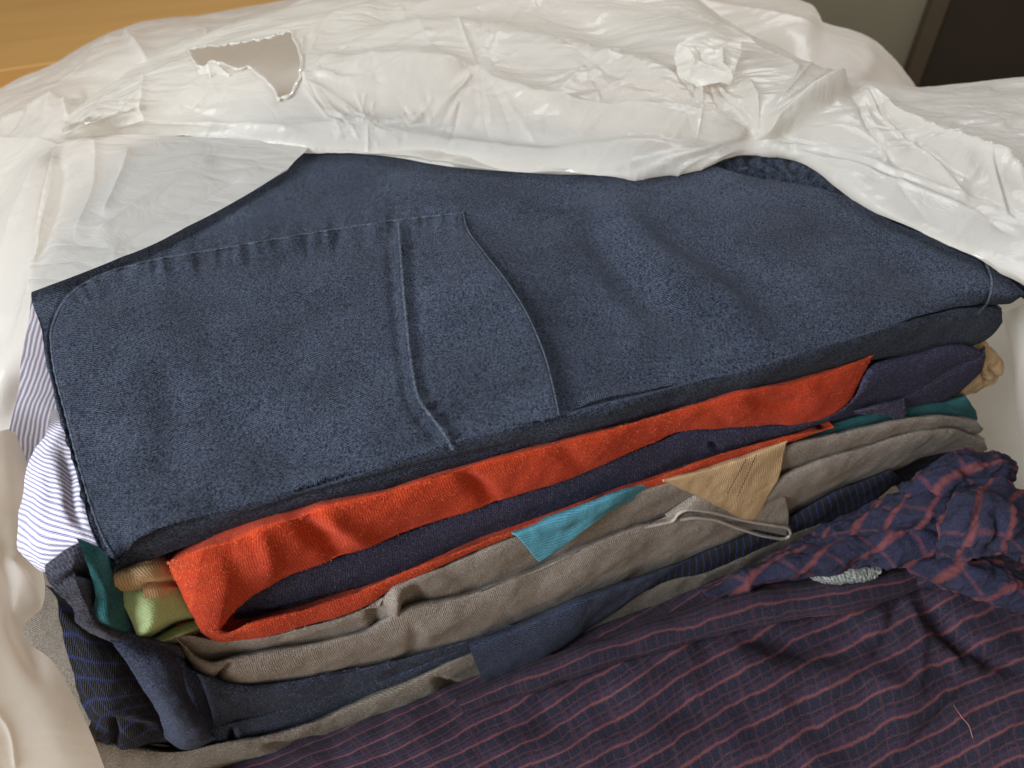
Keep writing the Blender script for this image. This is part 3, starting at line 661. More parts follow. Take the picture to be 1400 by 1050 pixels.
fold('lower_fold', GMt, GL, [(0, .002), (.1, .002), (1, .001)], m_taupe, tau, bulge=[(0, .004), (.1, .007), (.8, .007), (1, .004)], n=520, m=50, disp=fd(.0015, 24, 63, (
    ([(288, 944), (302, 925), (320, 905)], -.004, 4, True), ([(520, 880), (600, 855), (680, 830)], .0015, 14), ([(700, 810), (800, 775)], -.001, 14), ([(560, 895), (570, 870), (560, 850)], -.0012, 10))))
# sleeve hem turned out below the tan collar
patch_sheet('sleeve', [
    [(909, 703, .004, 'f'), (960, 670, .005, 'f'), (1020, 655, .005, 'f'), (1064, 652, -.006, 'f')],
    [(912, 707, .0055, 'f'), (945, 690, .008, 'f'), (1010, 690, .0085, 'f'), (1069, 665, .006, 'f')],
    [(915, 711, .0062, 'f'), (940, 697, .0085, 'f'), (1015, 706, .0095, 'f'), (1078, 700, .009, 'f')],
    [(918, 714, .0065, 'f'), (935, 700, .0088, 'f'), (1020, 712, .0100, 'f'), (1079, 722, .011, 'f')]],
    m_taupe, tau, 50, 110, disp=fd(.0006, 50, 65), thick=.001)
patch_sheet('sleeve', [
    [(880, 719, .004, 'f'), (925, 702, .006, 'f'), (1000, 712, .007, 'f'), (1076, 718, .008, 'f')],
    [(880, 721, .0055, 'f'), (927, 710, .0078, 'f'), (990, 716, .009, 'f'), (1077, 733, .0105, 'f')]],
    m_taupe, tau, 20, 110, thick=.001)
def ftube(name, pts, off, r, mat, parent, n=80):
    r = r*.8; c = curve([(p[0], p[1]) for p in pts], n); o = np.interp(np.linspace(0, 1, n), np.linspace(0, 1, len(off)), off)
    return tube(name, at_front(c[:, 0], c[:, 1], o), r, mat, parent, 8)
ftube('hem', [(880, 721), (905, 716), (920, 712), (928, 702), (940, 697), (966, 699), (1000, 707), (1030, 714), (1060, 719), (1078, 723), (1081, 730), (1074, 736), (1051, 734), (1009, 722), (974, 710), (950, 708), (930, 711)],
      [.0065, .008, .0095, .010, .0115, .012, .0118, .010, .009], .0011, m_lightedge, tau, 160)

# ------------------------------------------------------------------ 5 faded navy t-shirts below
nav = thing('navy_tee', 'faded navy t-shirt under the taupe jersey, one sleeve corner hanging down in the middle', 't-shirt')
NU_T = [(150, 860), (180, 860), (232, 880), (262, 905), (339, 930), (450, 914), (560, 894), (643, 870), (700, 850)]
NU_B = [(222, 950), (245, 985), (268, 1010), (289, 1009), (317, 992), (364, 980), (416, 965), (480, 945), (521, 936), (600, 906), (646, 893), (700, 868)]
fold('upper_fold', NU_T, NU_B, [(0, .004), (.3, .005), (1, .003)], m_navytee, nav, bulge=[(0, .004), (.3, .006), (1, .003)], n=320, m=50, disp=fd(.0012, 26, 71, (
    ([(255, 905), (275, 950), (290, 1000)], -.003, 6), ([(330, 960), (420, 930), (520, 905)], -.001, 12))))
NL_T = [(236, 985), (260, 990), (300, 985), (364, 968), (416, 953), (480, 933), (521, 924), (600, 894), (660, 868)]
NL_B = [(238, 1035), (243, 1045), (270, 1044), (313, 1032), (373, 1016), (430, 996), (480, 971), (557, 939), (600, 922), (655, 903)]
fold('lower_fold', NL_T, NL_B, [(0, .002), (.2, .004), (1, .002)], m_navytee, nav, bulge=[(0, .003), (1, .004)], n=300, m=36, disp=fd(.001, 26, 73, (
    ([(314, 995), (318, 1012), (316, 1028)], -.0035, 4), ([(325, 990), (328, 1015)], .001, 5))))
patch_sheet('sleeve_corner', [
    [(138, 850, .004, 'f'), (175, 862, .006, 'f'), (215, 880, .006, 'f'), (240, 900, .004, 'f')],
    [(155, 882, .010, 'f'), (190, 895, .013, 'f'), (225, 902, .013, 'f'), (247, 922, .010, 'f')],
    [(182, 918, .013, 'f'), (205, 925, .016, 'f'), (235, 930, .016, 'f'), (257, 950, .012, 'f')],
    [(202, 948, .014, 'f'), (225, 955, .018, 'f'), (250, 960, .018, 'f'), (272, 978, .014, 'f')],
    [(220, 990, .014, 'f'), (240, 992, .018, 'f'), (265, 990, .018, 'f'), (284, 1000, .015, 'f')],
    [(224, 1006, .013, 'f'), (246, 1020, .016, 'f'), (268, 1020, .016, 'f'), (294, 1008, .014, 'f')],
    [(228, 1008, .004, 'f'), (248, 1022, .006, 'f'), (268, 1022, .006, 'f'), (292, 1010, .006, 'f')]],
    m_navytee, nav, 110, 80, disp=fd(.0016, 30, 75, (([(250, 905), (265, 955), (285, 1000)], .0012, 6),)))
patch_sheet('hanging_sleeve', [
    [(638, 878, -.006, 'f'), (700, 852, -.006, 'f'), (800, 808, -.006, 'f'), (880, 782, -.006, 'f'), (955, 754, -.006, 'f')],
    [(643, 888, 0.0135, 'f'), (705, 865, 0.0145, 'f'), (800, 822, 0.0135, 'f'), (880, 792, 0.0110, 'f'), (952, 762, 0.0080, 'f')],
    [(652, 912, 0.0155, 'f'), (712, 888, 0.0165, 'f'), (795, 845, 0.0150, 'f'), (870, 806, 0.0120, 'f'), (945, 766, 0.0080, 'f')],
    [(664, 930, 0.0155, 'f'), (720, 906, 0.0165, 'f'), (780, 876, 0.0150, 'f'), (850, 828, 0.0120, 'f'), (930, 774, 0.0080, 'f')],
    [(670, 933, 0.0150, 'f'), (722, 908, 0.0160, 'f'), (782, 876, 0.0145, 'f'), (850, 829, 0.0115, 'f'), (930, 775, 0.0075, 'f')],
    [(672, 932, -.004, 'f'), (722, 908, -.004, 'f'), (782, 876, -.004, 'f'), (850, 829, -.004, 'f'), (930, 775, -.004, 'f')]],
    m_navytee, nav, 80, 200, disp=fd(.0008, 34, 77, (([(790, 875), (830, 835), (880, 800)], -.0012, 6),)))

char = thing('charcoal_jumper', 'charcoal knitted jumper showing at the left below the striped sleeve', 'jumper')
patch_sheet('cuff', [
    [(58, 772, -.002, 'f'), (100, 745, -.002, 'f'), (135, 750, -.004, 'f'), (180, 790, -.004, 'f')],
    [(63, 792, .004, 'f'), (100, 778, .005, 'f'), (140, 790, -.003, 'f'), (190, 830, -.008, 'f')],
    [(78, 816, .007, 'f'), (108, 805, .009, 'f'), (145, 822, .0, 'f'), (200, 860, -.008, 'f')],
    [(98, 834, .008, 'f'), (118, 828, .010, 'f'), (150, 846, .003, 'f'), (225, 876, -.003, 'f')],
    [(104, 852, .008, 'f'), (124, 850, .010, 'f'), (158, 864, .008, 'f'), (245, 884, .006, 'f')],
    [(118, 864, .007, 'f'), (138, 868, .009, 'f'), (170, 878, .009, 'f'), (252, 896, .006, 'f')],
    [(124, 868, .002, 'f'), (142, 874, .004, 'f'), (172, 884, .004, 'f'), (252, 902, .002, 'f')]],
    m_char, char, 110, 130, disp=fd(.0016, 34, 81, (([(80, 800), (110, 782), (140, 790)], -.003, 6), ([(104, 850), (125, 855), (165, 872)], .001, 4))))

check = thing('checked_shirt', 'black shirt with fine blue check showing low in the pile at its left and right', 'shirt')
patch_sheet('left_corner', [
    [(60, 800, -.004, 'f'), (110, 830, -.002, 'f'), (160, 860, -.002, 'f'), (240, 900, -.002, 'f')],
    [(77, 822, .002, 'f'), (118, 860, .004, 'f'), (165, 890, .004, 'f'), (240, 930, .002, 'f')],
    [(86, 875, .004, 'f'), (125, 905, .008, 'f'), (170, 925, .008, 'f'), (240, 955, .004, 'f')],
    [(105, 940, .006, 'f'), (140, 955, .011, 'f'), (180, 965, .011, 'f'), (245, 985, .006, 'f')],
    [(129, 1000, .007, 'f'), (150, 985, .012, 'f'), (190, 985, .012, 'f'), (245, 1000, .006, 'f')],
    [(134, 1020, .006, 'f'), (158, 1024, .009, 'f'), (200, 1012, .009, 'f'), (250, 1012, .005, 'f')],
    [(138, 1020, -.004, 'f'), (160, 1032, -.002, 'f'), (205, 1020, -.002, 'f'), (250, 1020, -.004, 'f')]],
    m_bplaid, check, 120, 110, uvrot=.5, disp=fd(.0018, 30, 91, (([(132, 985), (165, 990), (215, 998)], -.002, 7), ([(150, 990), (158, 1010), (155, 1028)], -.004, 6))))
fold('right_edge', [(860, 800), (950, 755), (1079, 700), (1150, 662), (1215, 640)], [(860, 826), (905, 804), (971, 789), (1040, 760), (1100, 732), (1140, 713), (1195, 685), (1220, 665), (1231, 652)], .004, m_bplaid2, check, bulge=.005, n=220, m=30, uvrot=-.15, disp=fd(.001, 30, 93))
patch_sheet('inner_fold', [
    [(1180, 640, -.012, 'f'), (1230, 625, -.012, 'f'), (1300, 615, -.012, 'f')],
    [(1190, 670, -.008, 'f'), (1240, 660, -.010, 'f'), (1310, 650, -.012, 'f')]], m_bplaid, check, 30, 50, disp=fd(.003, 40, 95))

olive = thing('grey_brown_tee', 'grey brown t-shirt at the bottom of the pile, edges out at left and front', 't-shirt')
UT = [(120, 1000), (240, 1020), (300, 1010), (373, 1000), (480, 958), (557, 925), (655, 880), (760, 850), (850, 812), (905, 790), (971, 775), (1071, 730), (1120, 715)]
UB = [(130, 1075), (200, 1075), (280, 1062), (321, 1047), (393, 1028), (450, 1014), (500, 1000), (521, 994), (568, 987), (611, 958), (671, 937), (712, 912), (754, 896), (830, 866), (900, 838), (971, 808), (1057, 762), (1100, 740), (1128, 722)]
fold('front_edge', UT, UB, [(0, .004), (.2, .006), (1, .004)], m_taupe2, olive, bulge=[(0, .004), (.3, .006), (1, .003)], n=420, m=44, disp=fd(.0012, 26, 101, (
    ([(595, 930), (610, 938), (630, 940)], -.004, 7), ([(540, 960), (580, 968), (630, 955)], .001, 8), ([(360, 1020), (400, 1018), (440, 1010)], -.003, 5))))
patch_sheet('left_panel', [
    [(0, 740, .105), (60, 745, .105), (100, 760, .105)],
    [(-10, 800, .095), (55, 800, .095), (110, 840, .095)],
    [(0, 870, .085), (60, 880, .085), (130, 920, .085)],
    [(40, 960, .075), (100, 970, .075), (180, 1000, .075)],
    [(90, 1040, .068), (150, 1040, .068), (260, 1050, .068)],
    [(120, 1110, .06), (200, 1110, .06), (300, 1110, .06)]], m_taupe2, olive, 120, 60, disp=fd(.0012, 30, 103))

# ------------------------------------------------------------------ striped shirt at the left
stri = thing('striped_shirt', 'white shirt with thin purple stripes bulging out at the left under the trousers', 'shirt')
patch_sheet('sleeve', [
    [(70, 560, .150), (85, 560, .153), (110, 560, .150), (140, 560, .14)],
    [(64, 588, .156), (85, 590, .162), (115, 595, .160), (150, 600, .15)],
    [(40, 628, .156), (66, 632, .168), (110, 640, .166), (160, 640, .15)],
    [(31, 678, .154), (60, 682, .168), (110, 690, .167), (170, 700, .15)],
    [(24, 722, .150), (55, 728, .162), (110, 735, .162), (170, 750, .15)],
    [(28, 750, .144), (55, 755, .154), (105, 752, .155), (170, 770, .145)],
    [(48, 774, .136), (68, 776, .144), (98, 764, .146), (170, 785, .138)],
    [(52, 774, .122), (72, 776, .125), (100, 766, .125), (170, 788, .120)]],
    m_stripe, stri, 120, 90, uvrot=-.25, disp=fd(.0014, 40, 111, (([(85, 610), (95, 650), (100, 700), (120, 730)], -.003, 7), ([(70, 620), (80, 670), (90, 710)], .0015, 9))))
patch_sheet('body_panel', [
    [(20, 410, .150), (60, 410, .150), (110, 440, .150)],
    [(10, 500, .145), (55, 500, .145), (110, 520, .145)],
    [(0, 580, .135), (40, 590, .135), (110, 600, .135)],
    [(10, 660, .125), (40, 665, .125), (110, 670, .125)]], m_stripe, stri, 60, 60, uvrot=1.45, disp=fd(.0012, 30, 113))

# ------------------------------------------------------------------ checked flannel shirt in front
flan = thing('flannel_shirt', 'navy flannel shirt with fine red check spread in front of the folded pile', 'shirt')
def fl_disp(P, px, py, u, v):
    d = fbm(P, 11, 3, 120)*.008+fbm(P, 40, 3, 125)*.0022+fbm(P, 150, 2, 126)*.0004
    for pts, a, wd in (([(1010, 870), (1100, 885), (1200, 850)], -.008, 22), ([(980, 900), (1080, 925), (1180, 935), (1230, 970)], .004, 26), ([(1040, 990), (1120, 1010), (1180, 1060)], -.003, 25),
                       ([(700, 960), (850, 930), (960, 940)], .003, 30), ([(1260, 820), (1310, 870), (1400, 920)], -.006, 12), ([(1250, 850), (1330, 920), (1400, 950)], .003, 14),
                       ([(1400, 870), (1300, 965), (1220, 1050)], -.0035, 9), ([(1380, 910), (1290, 1000), (1240, 1060)], .002, 10), ([(560, 1010), (700, 985), (800, 990)], -.003, 22),
                       ([(1100, 900), (1090, 950), (1130, 1000)], -.003, 22), ([(1180, 880), (1200, 930), (1260, 960)], .0025, 18), ([(830, 1000), (900, 980), (1000, 960)], -.002, 22), ([(1230, 800), (1180, 860), (1090, 900)], .003, 10), ([(1235, 805), (1210, 880), (1160, 940)], -.003, 9), ([(1240, 805), (1260, 870), (1250, 960)], .0025, 9), ([(1250, 800), (1300, 850), (1330, 930)], -.003, 8), ([(1240, 800), (1130, 850), (1000, 880)], -.003, 10), ([(1330, 1040), (1400, 960)], .003, 12), ([(700, 1040), (900, 1010), (1040, 1030)], .003, 26), ([(400, 1040), (520, 1010), (640, 1000)], .002, 20)):
        d = d+crease(px, py, pts, a, wd, False)
    return d
_, FV = patch_sheet('front_panel', [
    [(230, 1035, .050), (450, 985, .054), (640, 925, .054), (820, 855, .054), (1000, 780, .054), (1180, 740, .052), (1330, 720, .050), (1480, 740, .045)],
    [(240, 1075, .052), (460, 1025, .058), (650, 965, .059), (830, 900, .058), (1010, 840, .056), (1190, 815, .056), (1340, 800, .055), (1490, 800, .045)],
    [(250, 1110, .048), (470, 1065, .054), (660, 1015, .055), (840, 965, .055), (1020, 920, .052), (1200, 890, .054), (1350, 880, .054), (1500, 880, .045)],
    [(260, 1150, .040), (480, 1110, .046), (670, 1070, .048), (850, 1035, .048), (1030, 1000, .048), (1210, 975, .048), (1360, 960, .048), (1520, 960, .040)],
    [(270, 1200, .030), (490, 1170, .036), (680, 1140, .038), (860, 1115, .040), (1040, 1090, .040), (1220, 1070, .040), (1370, 1060, .040), (1540, 1060, .032)],
    [(280, 1290, .010), (500, 1270, .015), (690, 1240, .018), (870, 1215, .020), (1050, 1190, .020), (1230, 1170, .020), (1380, 1160, .020), (1560, 1160, .016)]],
    m_flan, flan, 330, 560, disp=fl_disp, uvrot=.27)
zflan = height_map(FV, .05)
_c = curve([(1304, 964), (1314, 979), (1325, 993), (1330, 1009)], 30)[:, :2]
tube('loose_thread', at_z(_c[:, 0], _c[:, 1], zflan(_c[:, 0], _c[:, 1])+.0004), .0003, mat_plain('pink_thread', (.20, .10, .10), (.26, .13, .13), 50.), flan)
patch_sheet('placket_fold', [
    [(620, 950, .058), (760, 895, .060), (900, 842, .062), (1043, 798, .063), (1130, 785, .063), (1210, 778, .063), (1270, 765, .060)],
    [(625, 958, .064), (762, 905, .067), (903, 855, .070), (1046, 812, .072), (1132, 800, .072), (1212, 790, .071), (1272, 775, .066)],
    [(630, 968, .064), (765, 918, .068), (905, 872, .071), (1050, 834, .073), (1136, 820, .073), (1214, 804, .071), (1274, 785, .064)],
    [(634, 976, .060), (768, 928, .064), (907, 886, .067), (1055, 848, .069), (1140, 836, .069), (1216, 816, .067), (1276, 793, .060)],
    [(636, 977, .050), (769, 929, .050), (908, 886, .052), (1056, 846, .052), (1140, 834, .052), (1216, 814, .050), (1276, 792, .048)]],
    m_flan, flan, 60, 360, disp=fd(.0014, 24, 131), uvrot=.0)
# crumpled sleeve at the right
def sleeve(rows, uvr, seed, amp=.0022, nv=70, nu=150, extra=()):
    patch_sheet('sleeve_fold', rows, m_flan_big, flan, nv*2, nu*2, disp=lambda P, px, py, u, v: fd(amp*1.2, 45, seed, extra)(P, px, py, u, v)+(ridged(np.stack([(P@U3)*.55+fbm(P, 30, 2, seed)*.02, (P@N3)*1.7, P[..., 2]*1.7], -1), 48, 3, seed+2)-.2)*.0036*np.clip((px-930)/200, .25, 1), uvrot=uvr)
sleeve([[(960, 805, .070), (1060, 765, .078), (1150, 735, .086), (1230, 715, .090), (1290, 705, .090), (1320, 715, .080)],
        [(965, 815, .076), (1060, 775, .086), (1150, 748, .096), (1230, 730, .100), (1290, 724, .100), (1318, 735, .088)],
        [(985, 815, .075), (1070, 790, .084), (1160, 765, .094), (1235, 752, .098), (1290, 745, .098), (1312, 752, .086)],
        [(1000, 812, .068), (1075, 792, .076), (1165, 778, .082), (1235, 772, .086), (1285, 765, .085), (1305, 765, .078)]], .5, 141)
sleeve([[(1120, 735, .080), (1180, 700, .092), (1240, 672, .102), (1300, 655, .106), (1350, 660, .104), (1420, 690, .095)],
        [(1130, 742, .088), (1185, 712, .102), (1245, 688, .114), (1300, 672, .118), (1355, 680, .114), (1425, 712, .105)],
        [(1140, 745, .088), (1195, 726, .102), (1250, 708, .114), (1300, 700, .118), (1350, 715, .114), (1420, 740, .105)],
        [(1150, 745, .080), (1200, 738, .092), (1255, 728, .100), (1300, 725, .104), (1345, 740, .100), (1410, 765, .090)]], .9, 145)
sleeve([[(1228, 668, .098), (1260, 648, .108), (1290, 625, .116), (1330, 617, .118), (1375, 622, .114), (1388, 640, .106)],
        [(1235, 678, .106), (1265, 662, .118), (1300, 640, .126), (1335, 634, .128), (1378, 636, .122), (1387, 650, .108)],
        [(1250, 685, .106), (1275, 676, .116), (1305, 662, .124), (1340, 656, .124), (1375, 656, .118), (1380, 662, .104)],
        [(1255, 688, .096), (1280, 684, .104), (1310, 676, .110), (1340, 670, .110), (1370, 668, .104), (1376, 668, .094)]], .2, 149, .003,
       extra=(([(1310, 640), (1340, 650), (1378, 648)], -.004, 5),))
sleeve([[(1280, 700, .108), (1320, 668, .118), (1360, 662, .120), (1410, 680, .112), (1440, 700, .105)],
        [(1285, 722, .116), (1325, 695, .130), (1360, 690, .132), (1412, 708, .122), (1445, 725, .110)],
        [(1280, 745, .112), (1325, 740, .124), (1365, 735, .126), (1410, 745, .118), (1445, 755, .105)],
        [(1280, 760, .098), (1325, 765, .106), (1365, 762, .108), (1405, 768, .102), (1440, 775, .095)]], 1.3, 153, .003,
       extra=(([(1300, 740), (1330, 715), (1345, 685)], -.005, 6), ([(1360, 700), (1365, 730), (1350, 755)], -.004, 5)))
sleeve([[(1230, 765, .078), (1290, 755, .086), (1340, 765, .088), (1390, 785, .084), (1450, 800, .078)],
        [(1240, 778, .084), (1290, 772, .094), (1340, 785, .096), (1395, 806, .090), (1455, 825, .082)],
        [(1250, 790, .080), (1295, 795, .088), (1345, 810, .090), (1395, 826, .084), (1455, 845, .076)],
        [(1255, 792, .060), (1300, 800, .064), (1350, 818, .064), (1395, 832, .062), (1455, 850, .058)]], .7, 157)
sleeve([[(1040, 765, .070), (1120, 725, .076), (1180, 695, .082), (1225, 678, .086), (1270, 672, .086)],
        [(1045, 772, .074), (1122, 735, .082), (1182, 706, .090), (1228, 692, .094), (1272, 690, .092)],
        [(1055, 775, .068), (1126, 748, .074), (1186, 722, .080), (1232, 710, .084), (1275, 706, .084)]], .3, 161)
# grey terry strip showing between the folds
patch_sheet('grey_lining', [
    [(1098, 782, .070), (1130, 776, .074), (1170, 772, .077), (1205, 771, .077)],
    [(1104, 788, .074), (1135, 784, .080), (1172, 781, .083), (1206, 780, .081)],
    [(1116, 794, .073), (1140, 795, .079), (1175, 792, .082), (1202, 787, .080)],
    [(1130, 798, .064), (1150, 798, .068), (1180, 795, .070), (1200, 789, .070)]],
    knit('grey_terry', (.17, .18, .165), (.40, .42, .39), rib=.002, fuzz=1.2, bump=.001, grain=.5), flan, 60, 120,
    disp=lambda P, px, py, u, v: fbm(P, 400, 2, 3)*.0014)

# ------------------------------------------------------------------ plastic bag
bag = thing('plastic_bag', 'thin translucent white plastic bag pulled back around the pile of clothes, torn at the rim', 'bag')
def film(name, rows, nv, nu, mat=m_film, amp=1., seed=1, creases=(), mask=None, stay=0., ridge=.0035, sc=16):
    def disp(P, px, py, u, v):
        W = P+np.stack([fbm(P, 14, 2, seed+20), fbm(P, 14, 2, seed+21), 0*P[..., 0]], -1)*.03
        gate = np.clip((perlin(P, 13, seed+3)+.08)*4, 0, 1)
        A = np.stack([W@U3*.8, W@N3*2.4, W[..., 2]], -1)
        d = (fbm(P, 9, 2, seed)*.009+(ridged(A, sc*.75, 2, seed+5)-.25)*ridge*.8+ridged(A, sc*2.6, 2, seed+9)*.0011*gate)*amp
        for pts, a, wd, *sh in creases: d = d+crease(px, py, pts, a, wd, not (sh and sh[0]), taper=.15)
        return d
    return patch_sheet(name, rows, mat, bag, nv, nu, disp=disp, mask=mask)
FC = [  # (rear point, lip point): the flap that falls forward over the trousers
 ((95, 168), (76, 196)), ((160, 126), (130, 190)), ((235, 82), (200, 187)), ((320, 45), (300, 193)), ((400, 20), (415, 206)),
 ((480, -8), (520, 217)), ((600, -30), (620, 228)), ((720, -40), (720, 236)), ((830, -25), (800, 240)), ((930, 5), (890, 236)),
 ((1010, 48), (965, 227)), ((1080, 92), (1027, 208)), ((1150, 123), (1088, 212)), ((1200, 131), (1150, 250)), ((1250, 134), (1205, 292)), ((1330, 132), (1310, 346)), ((1480, 128), (1420, 402)), ((1600, 140), (1540, 460))]
def film_rows():
    rows = []
    prof = [(-.12, -.03), (0, .012), (.2, .020), (.45, .020), (.7, .014), (.88, .008), (.97, .005), (1.0, .0028)]
    for k, dz in prof:
        r = []
        for (a, b) in FC:
            kk = max(k, 0); x = a[0]+(b[0]-a[0])*kk; y = a[1]+(b[1]-a[1])*kk
            base = .234 if y < 250 else float(zdenim(x, y)) if y > 0 else .234
            z = (float(zdenim(x, y)) if k > .8 and y > 180 else .234)+dz
            r.append((x, y-(12 if k < 0 else 0), z if k >= 0 else z))
        rows.append(r)
    # turned in under the lip
    r = []
    for (a, b) in FC: r.append((b[0]+(a[0]-b[0])*.06, b[1]+(a[1]-b[1])*.06, float(zdenim(b[0], b[1]))+.0012))
    rows.append(r); return rows
hole = inside([(256, 66), (300, 62), (350, 56), (398, 43), (406, 60), (413, 85), (409, 108), (398, 128), (381, 138), (376, 124), (366, 112), (350, 98), (338, 91), (325, 95), (312, 90), (300, 86), (288, 83), (283, 92), (270, 90), (262, 80)])
def rag(x, y):
    P = np.stack([x/7., y/7., 0*x], -1); return perlin(P, 1., 3)*2.5, perlin(P, 1., 6)*2.5
def hole_mask(x, y):
    a, b = rag(x, y); return ~hole(x+a, y+b)
LC = [([(470, 60), (640, 50), (800, 70), (960, 120)], .006, 16, True), ([(420, 170), (600, 190), (800, 205), (950, 200)], .004, 10, True), ([(500, 30), (700, 15), (880, 40)], -.005, 16, True), ([(110, 178), (220, 165), (330, 170), (430, 185)], .003, 6), ([(1035, 190), (1095, 160), (1158, 126)], .010, 11, True), ([(1158, 126), (1240, 168), (1330, 215), (1420, 258)], .009, 7), ([(1060, 205), (1180, 210), (1300, 255), (1420, 300)], -.003, 10, True), ([(1035, 196), (1130, 218), (1260, 262), (1420, 325)], .0035, 5), ([(1190, 150), (1280, 185), (1360, 210)], -.005, 10, True), ([(655, 95), (760, 150), (900, 172), (1020, 184)], .006, 14, True), ([(420, 95), (520, 92), (640, 95)], .005, 12, True), ([(430, 140), (560, 150), (680, 180), (800, 200)], -.005, 18, True), ([(78, 190), (130, 186), (200, 187), (300, 193), (415, 207)], .0025, 5), ([(98, 166), (170, 120), (245, 72)], .002, 4),
      ([(420, 110), (480, 118), (560, 100), (640, 96), (655, 90)], .004, 9), ([(655, 92), (700, 130), (780, 150), (950, 168), (1030, 180)], .004, 10), ([(655, 92), (660, 130), (640, 170)], -.002, 12),
      ([(802, 85), (780, 110), (760, 130)], .003, 8), ([(802, 85), (850, 120), (930, 140)], .002, 10),
      ([(1035, 190), (960, 170), (820, 158), (700, 155)], .0025, 8), ([(1035, 190), (1060, 175), (1110, 150), (1158, 124)], .006, 9), ([(1035, 200), (1130, 205), (1250, 245), (1400, 290)], .003, 5),
      ([(1158, 124), (1210, 170), (1290, 240), (1330, 280)], .003, 5), ([(1090, 205), (1200, 235), (1330, 285), (1400, 330)], -.004, 9), ([(1180, 145), (1240, 190), (1330, 250)], -.003, 10, True),
      ([(600, 90), (560, 30), (540, 0)], .002, 14), ([(650, 88), (680, 40), (740, 0)], .0025, 14), ([(420, 130), (470, 170), (530, 185)], -.002, 6), ([(415, 120), (480, 145), (510, 175)], .0025, 5),
      ([(410, 100), (440, 150), (490, 165)], .002, 4), ([(930, 10), (1010, 50), (1100, 115)], .003, 8), ([(1300, 180), (1350, 220), (1380, 240)], .003, 5), ([(1020, 110), (1035, 150), (1030, 190)], .003, 6),
      ([(100, 172), (180, 150), (260, 150), (330, 165)], -.002, 8, True), ([(200, 100), (190, 140), (200, 170)], .002, 6), ([(420, 60), (450, 30), (520, 15)], .002, 6), ([(480, 110), (560, 70), (600, 60)], .002, 6)]
gc = np.random.RandomState(5)
for (cx, cy, a0, a1, n_, l0, l1) in ((1035, 186, 150, 215, 16, 60, 330), (1035, 180, -70, 30, 12, 50, 260), (412, 112, -20, 60, 14, 30, 130), (412, 112, -80, -10, 8, 30, 110), (655, 92, 20, 160, 10, 30, 140), (655, 92, 200, 340, 8, 20, 90),
                                     (84, 190, -60, 5, 10, 60, 260), (500, 170, 0, 360, 16, 10, 60), (545, 165, -70, -20, 12, 15, 60), (960, 95, 20, 160, 12, 30, 90), (1158, 124, 20, 70, 10, 50, 230), (1330, 200, 20, 60, 12, 30, 120), (802, 85, 0, 360, 9, 20, 90)):
    for _ in range(n_):
        a = math.radians(gc.uniform(a0, a1)); l = gc.uniform(l0, l1); o0 = gc.uniform(0, l0*.6); b = a+gc.uniform(-.25, .25)
        x0, y0 = cx+math.cos(a)*o0+gc.uniform(-6, 6), cy+math.sin(a)*o0+gc.uniform(-6, 6)
        x1, y1 = x0+math.cos(a)*l*.5, y0+math.sin(a)*l*.5
        LC.append(([(x0, y0), (x1, y1), (x1+math.cos(b)*l*.5, y1+math.sin(b)*l*.5)], gc.choice([-1, 1, 1])*gc.uniform(.0005, .0017), gc.uniform(2., 4.5)))
_, FF = film('front_flap', film_rows(), 330, 1500, seed=3, creases=LC, mask=hole_mask)
zfilm = height_map(FF[:, :], .24)
HP = [(256, 66), (300, 62), (350, 56), (398, 43), (406, 60), (413, 85), (409, 108), (398, 128), (381, 138), (376, 124), (366, 112), (350, 98), (338, 91), (325, 95), (312, 90), (300, 86), (288, 83), (283, 92), (270, 90), (262, 80), (256, 66)]
_t = np.linspace(0, 1, 420); _p = np.asarray(HP, float); _l = np.r_[0, np.cumsum(np.linalg.norm(np.diff(_p, axis=0), axis=1))]; _l /= _l[-1]
_x = np.interp(_t, _l, _p[:, 0]); _y = np.interp(_t, _l, _p[:, 1]); _q = np.stack([_x/7., _y/7., 0*_x], -1)
_n = perlin(np.stack([_t*30, 0*_t, 0*_t], -1), 1., 2); _m = perlin(np.stack([_t*55, 0*_t, 0*_t], -1), 1., 5)
_x = _x-perlin(_q, 1., 3)*2.5+_m*1.5; _y = _y-perlin(_q, 1., 6)*2.5+_n*2
_rim = at_z(_x, _y, zfilm(_x, _y)+.0006+.0006*_n)
tube('torn_rim', _rim, .0007+.0012*np.abs(_m)+.0006*np.abs(_n), m_film, bag, 7)
# rolled torn rim right of the hole, and the torn tag standing up at the right
def torn(poly):
    f = inside(poly)
    def m(x, y):
        a, b = rag(x*1.3, y*1.3); return f(x+a*.5, y+b*.5)
    return m
film('torn_strip', [
    [(918, 50, .263), (950, 46, .267), (985, 50, .267), (1020, 44, .264)],
    [(915, 75, .263), (950, 70, .268), (985, 78, .266), (1016, 76, .264)],
    [(920, 100, .258), (955, 100, .262), (985, 106, .262), (1008, 104, .260)],
    [(930, 122, .250), (960, 122, .256), (990, 126, .258), (1005, 130, .254)]], 160, 220, seed=31, ridge=.005, sc=34, creases=[([(925, 62), (950, 80), (940, 115)], .003, 4), ([(985, 58), (990, 90), (1000, 118)], .003, 3), ([(950, 60), (975, 85), (1010, 80)], -.003, 4), ([(930, 100), (970, 95), (1000, 108)], .002, 3)],
    mask=torn([(925, 62), (945, 50), (960, 54), (975, 50), (980, 66), (1000, 56), (1013, 52), (1013, 74), (1006, 90), (1002, 118), (985, 112), (960, 118), (930, 118), (922, 80)]))
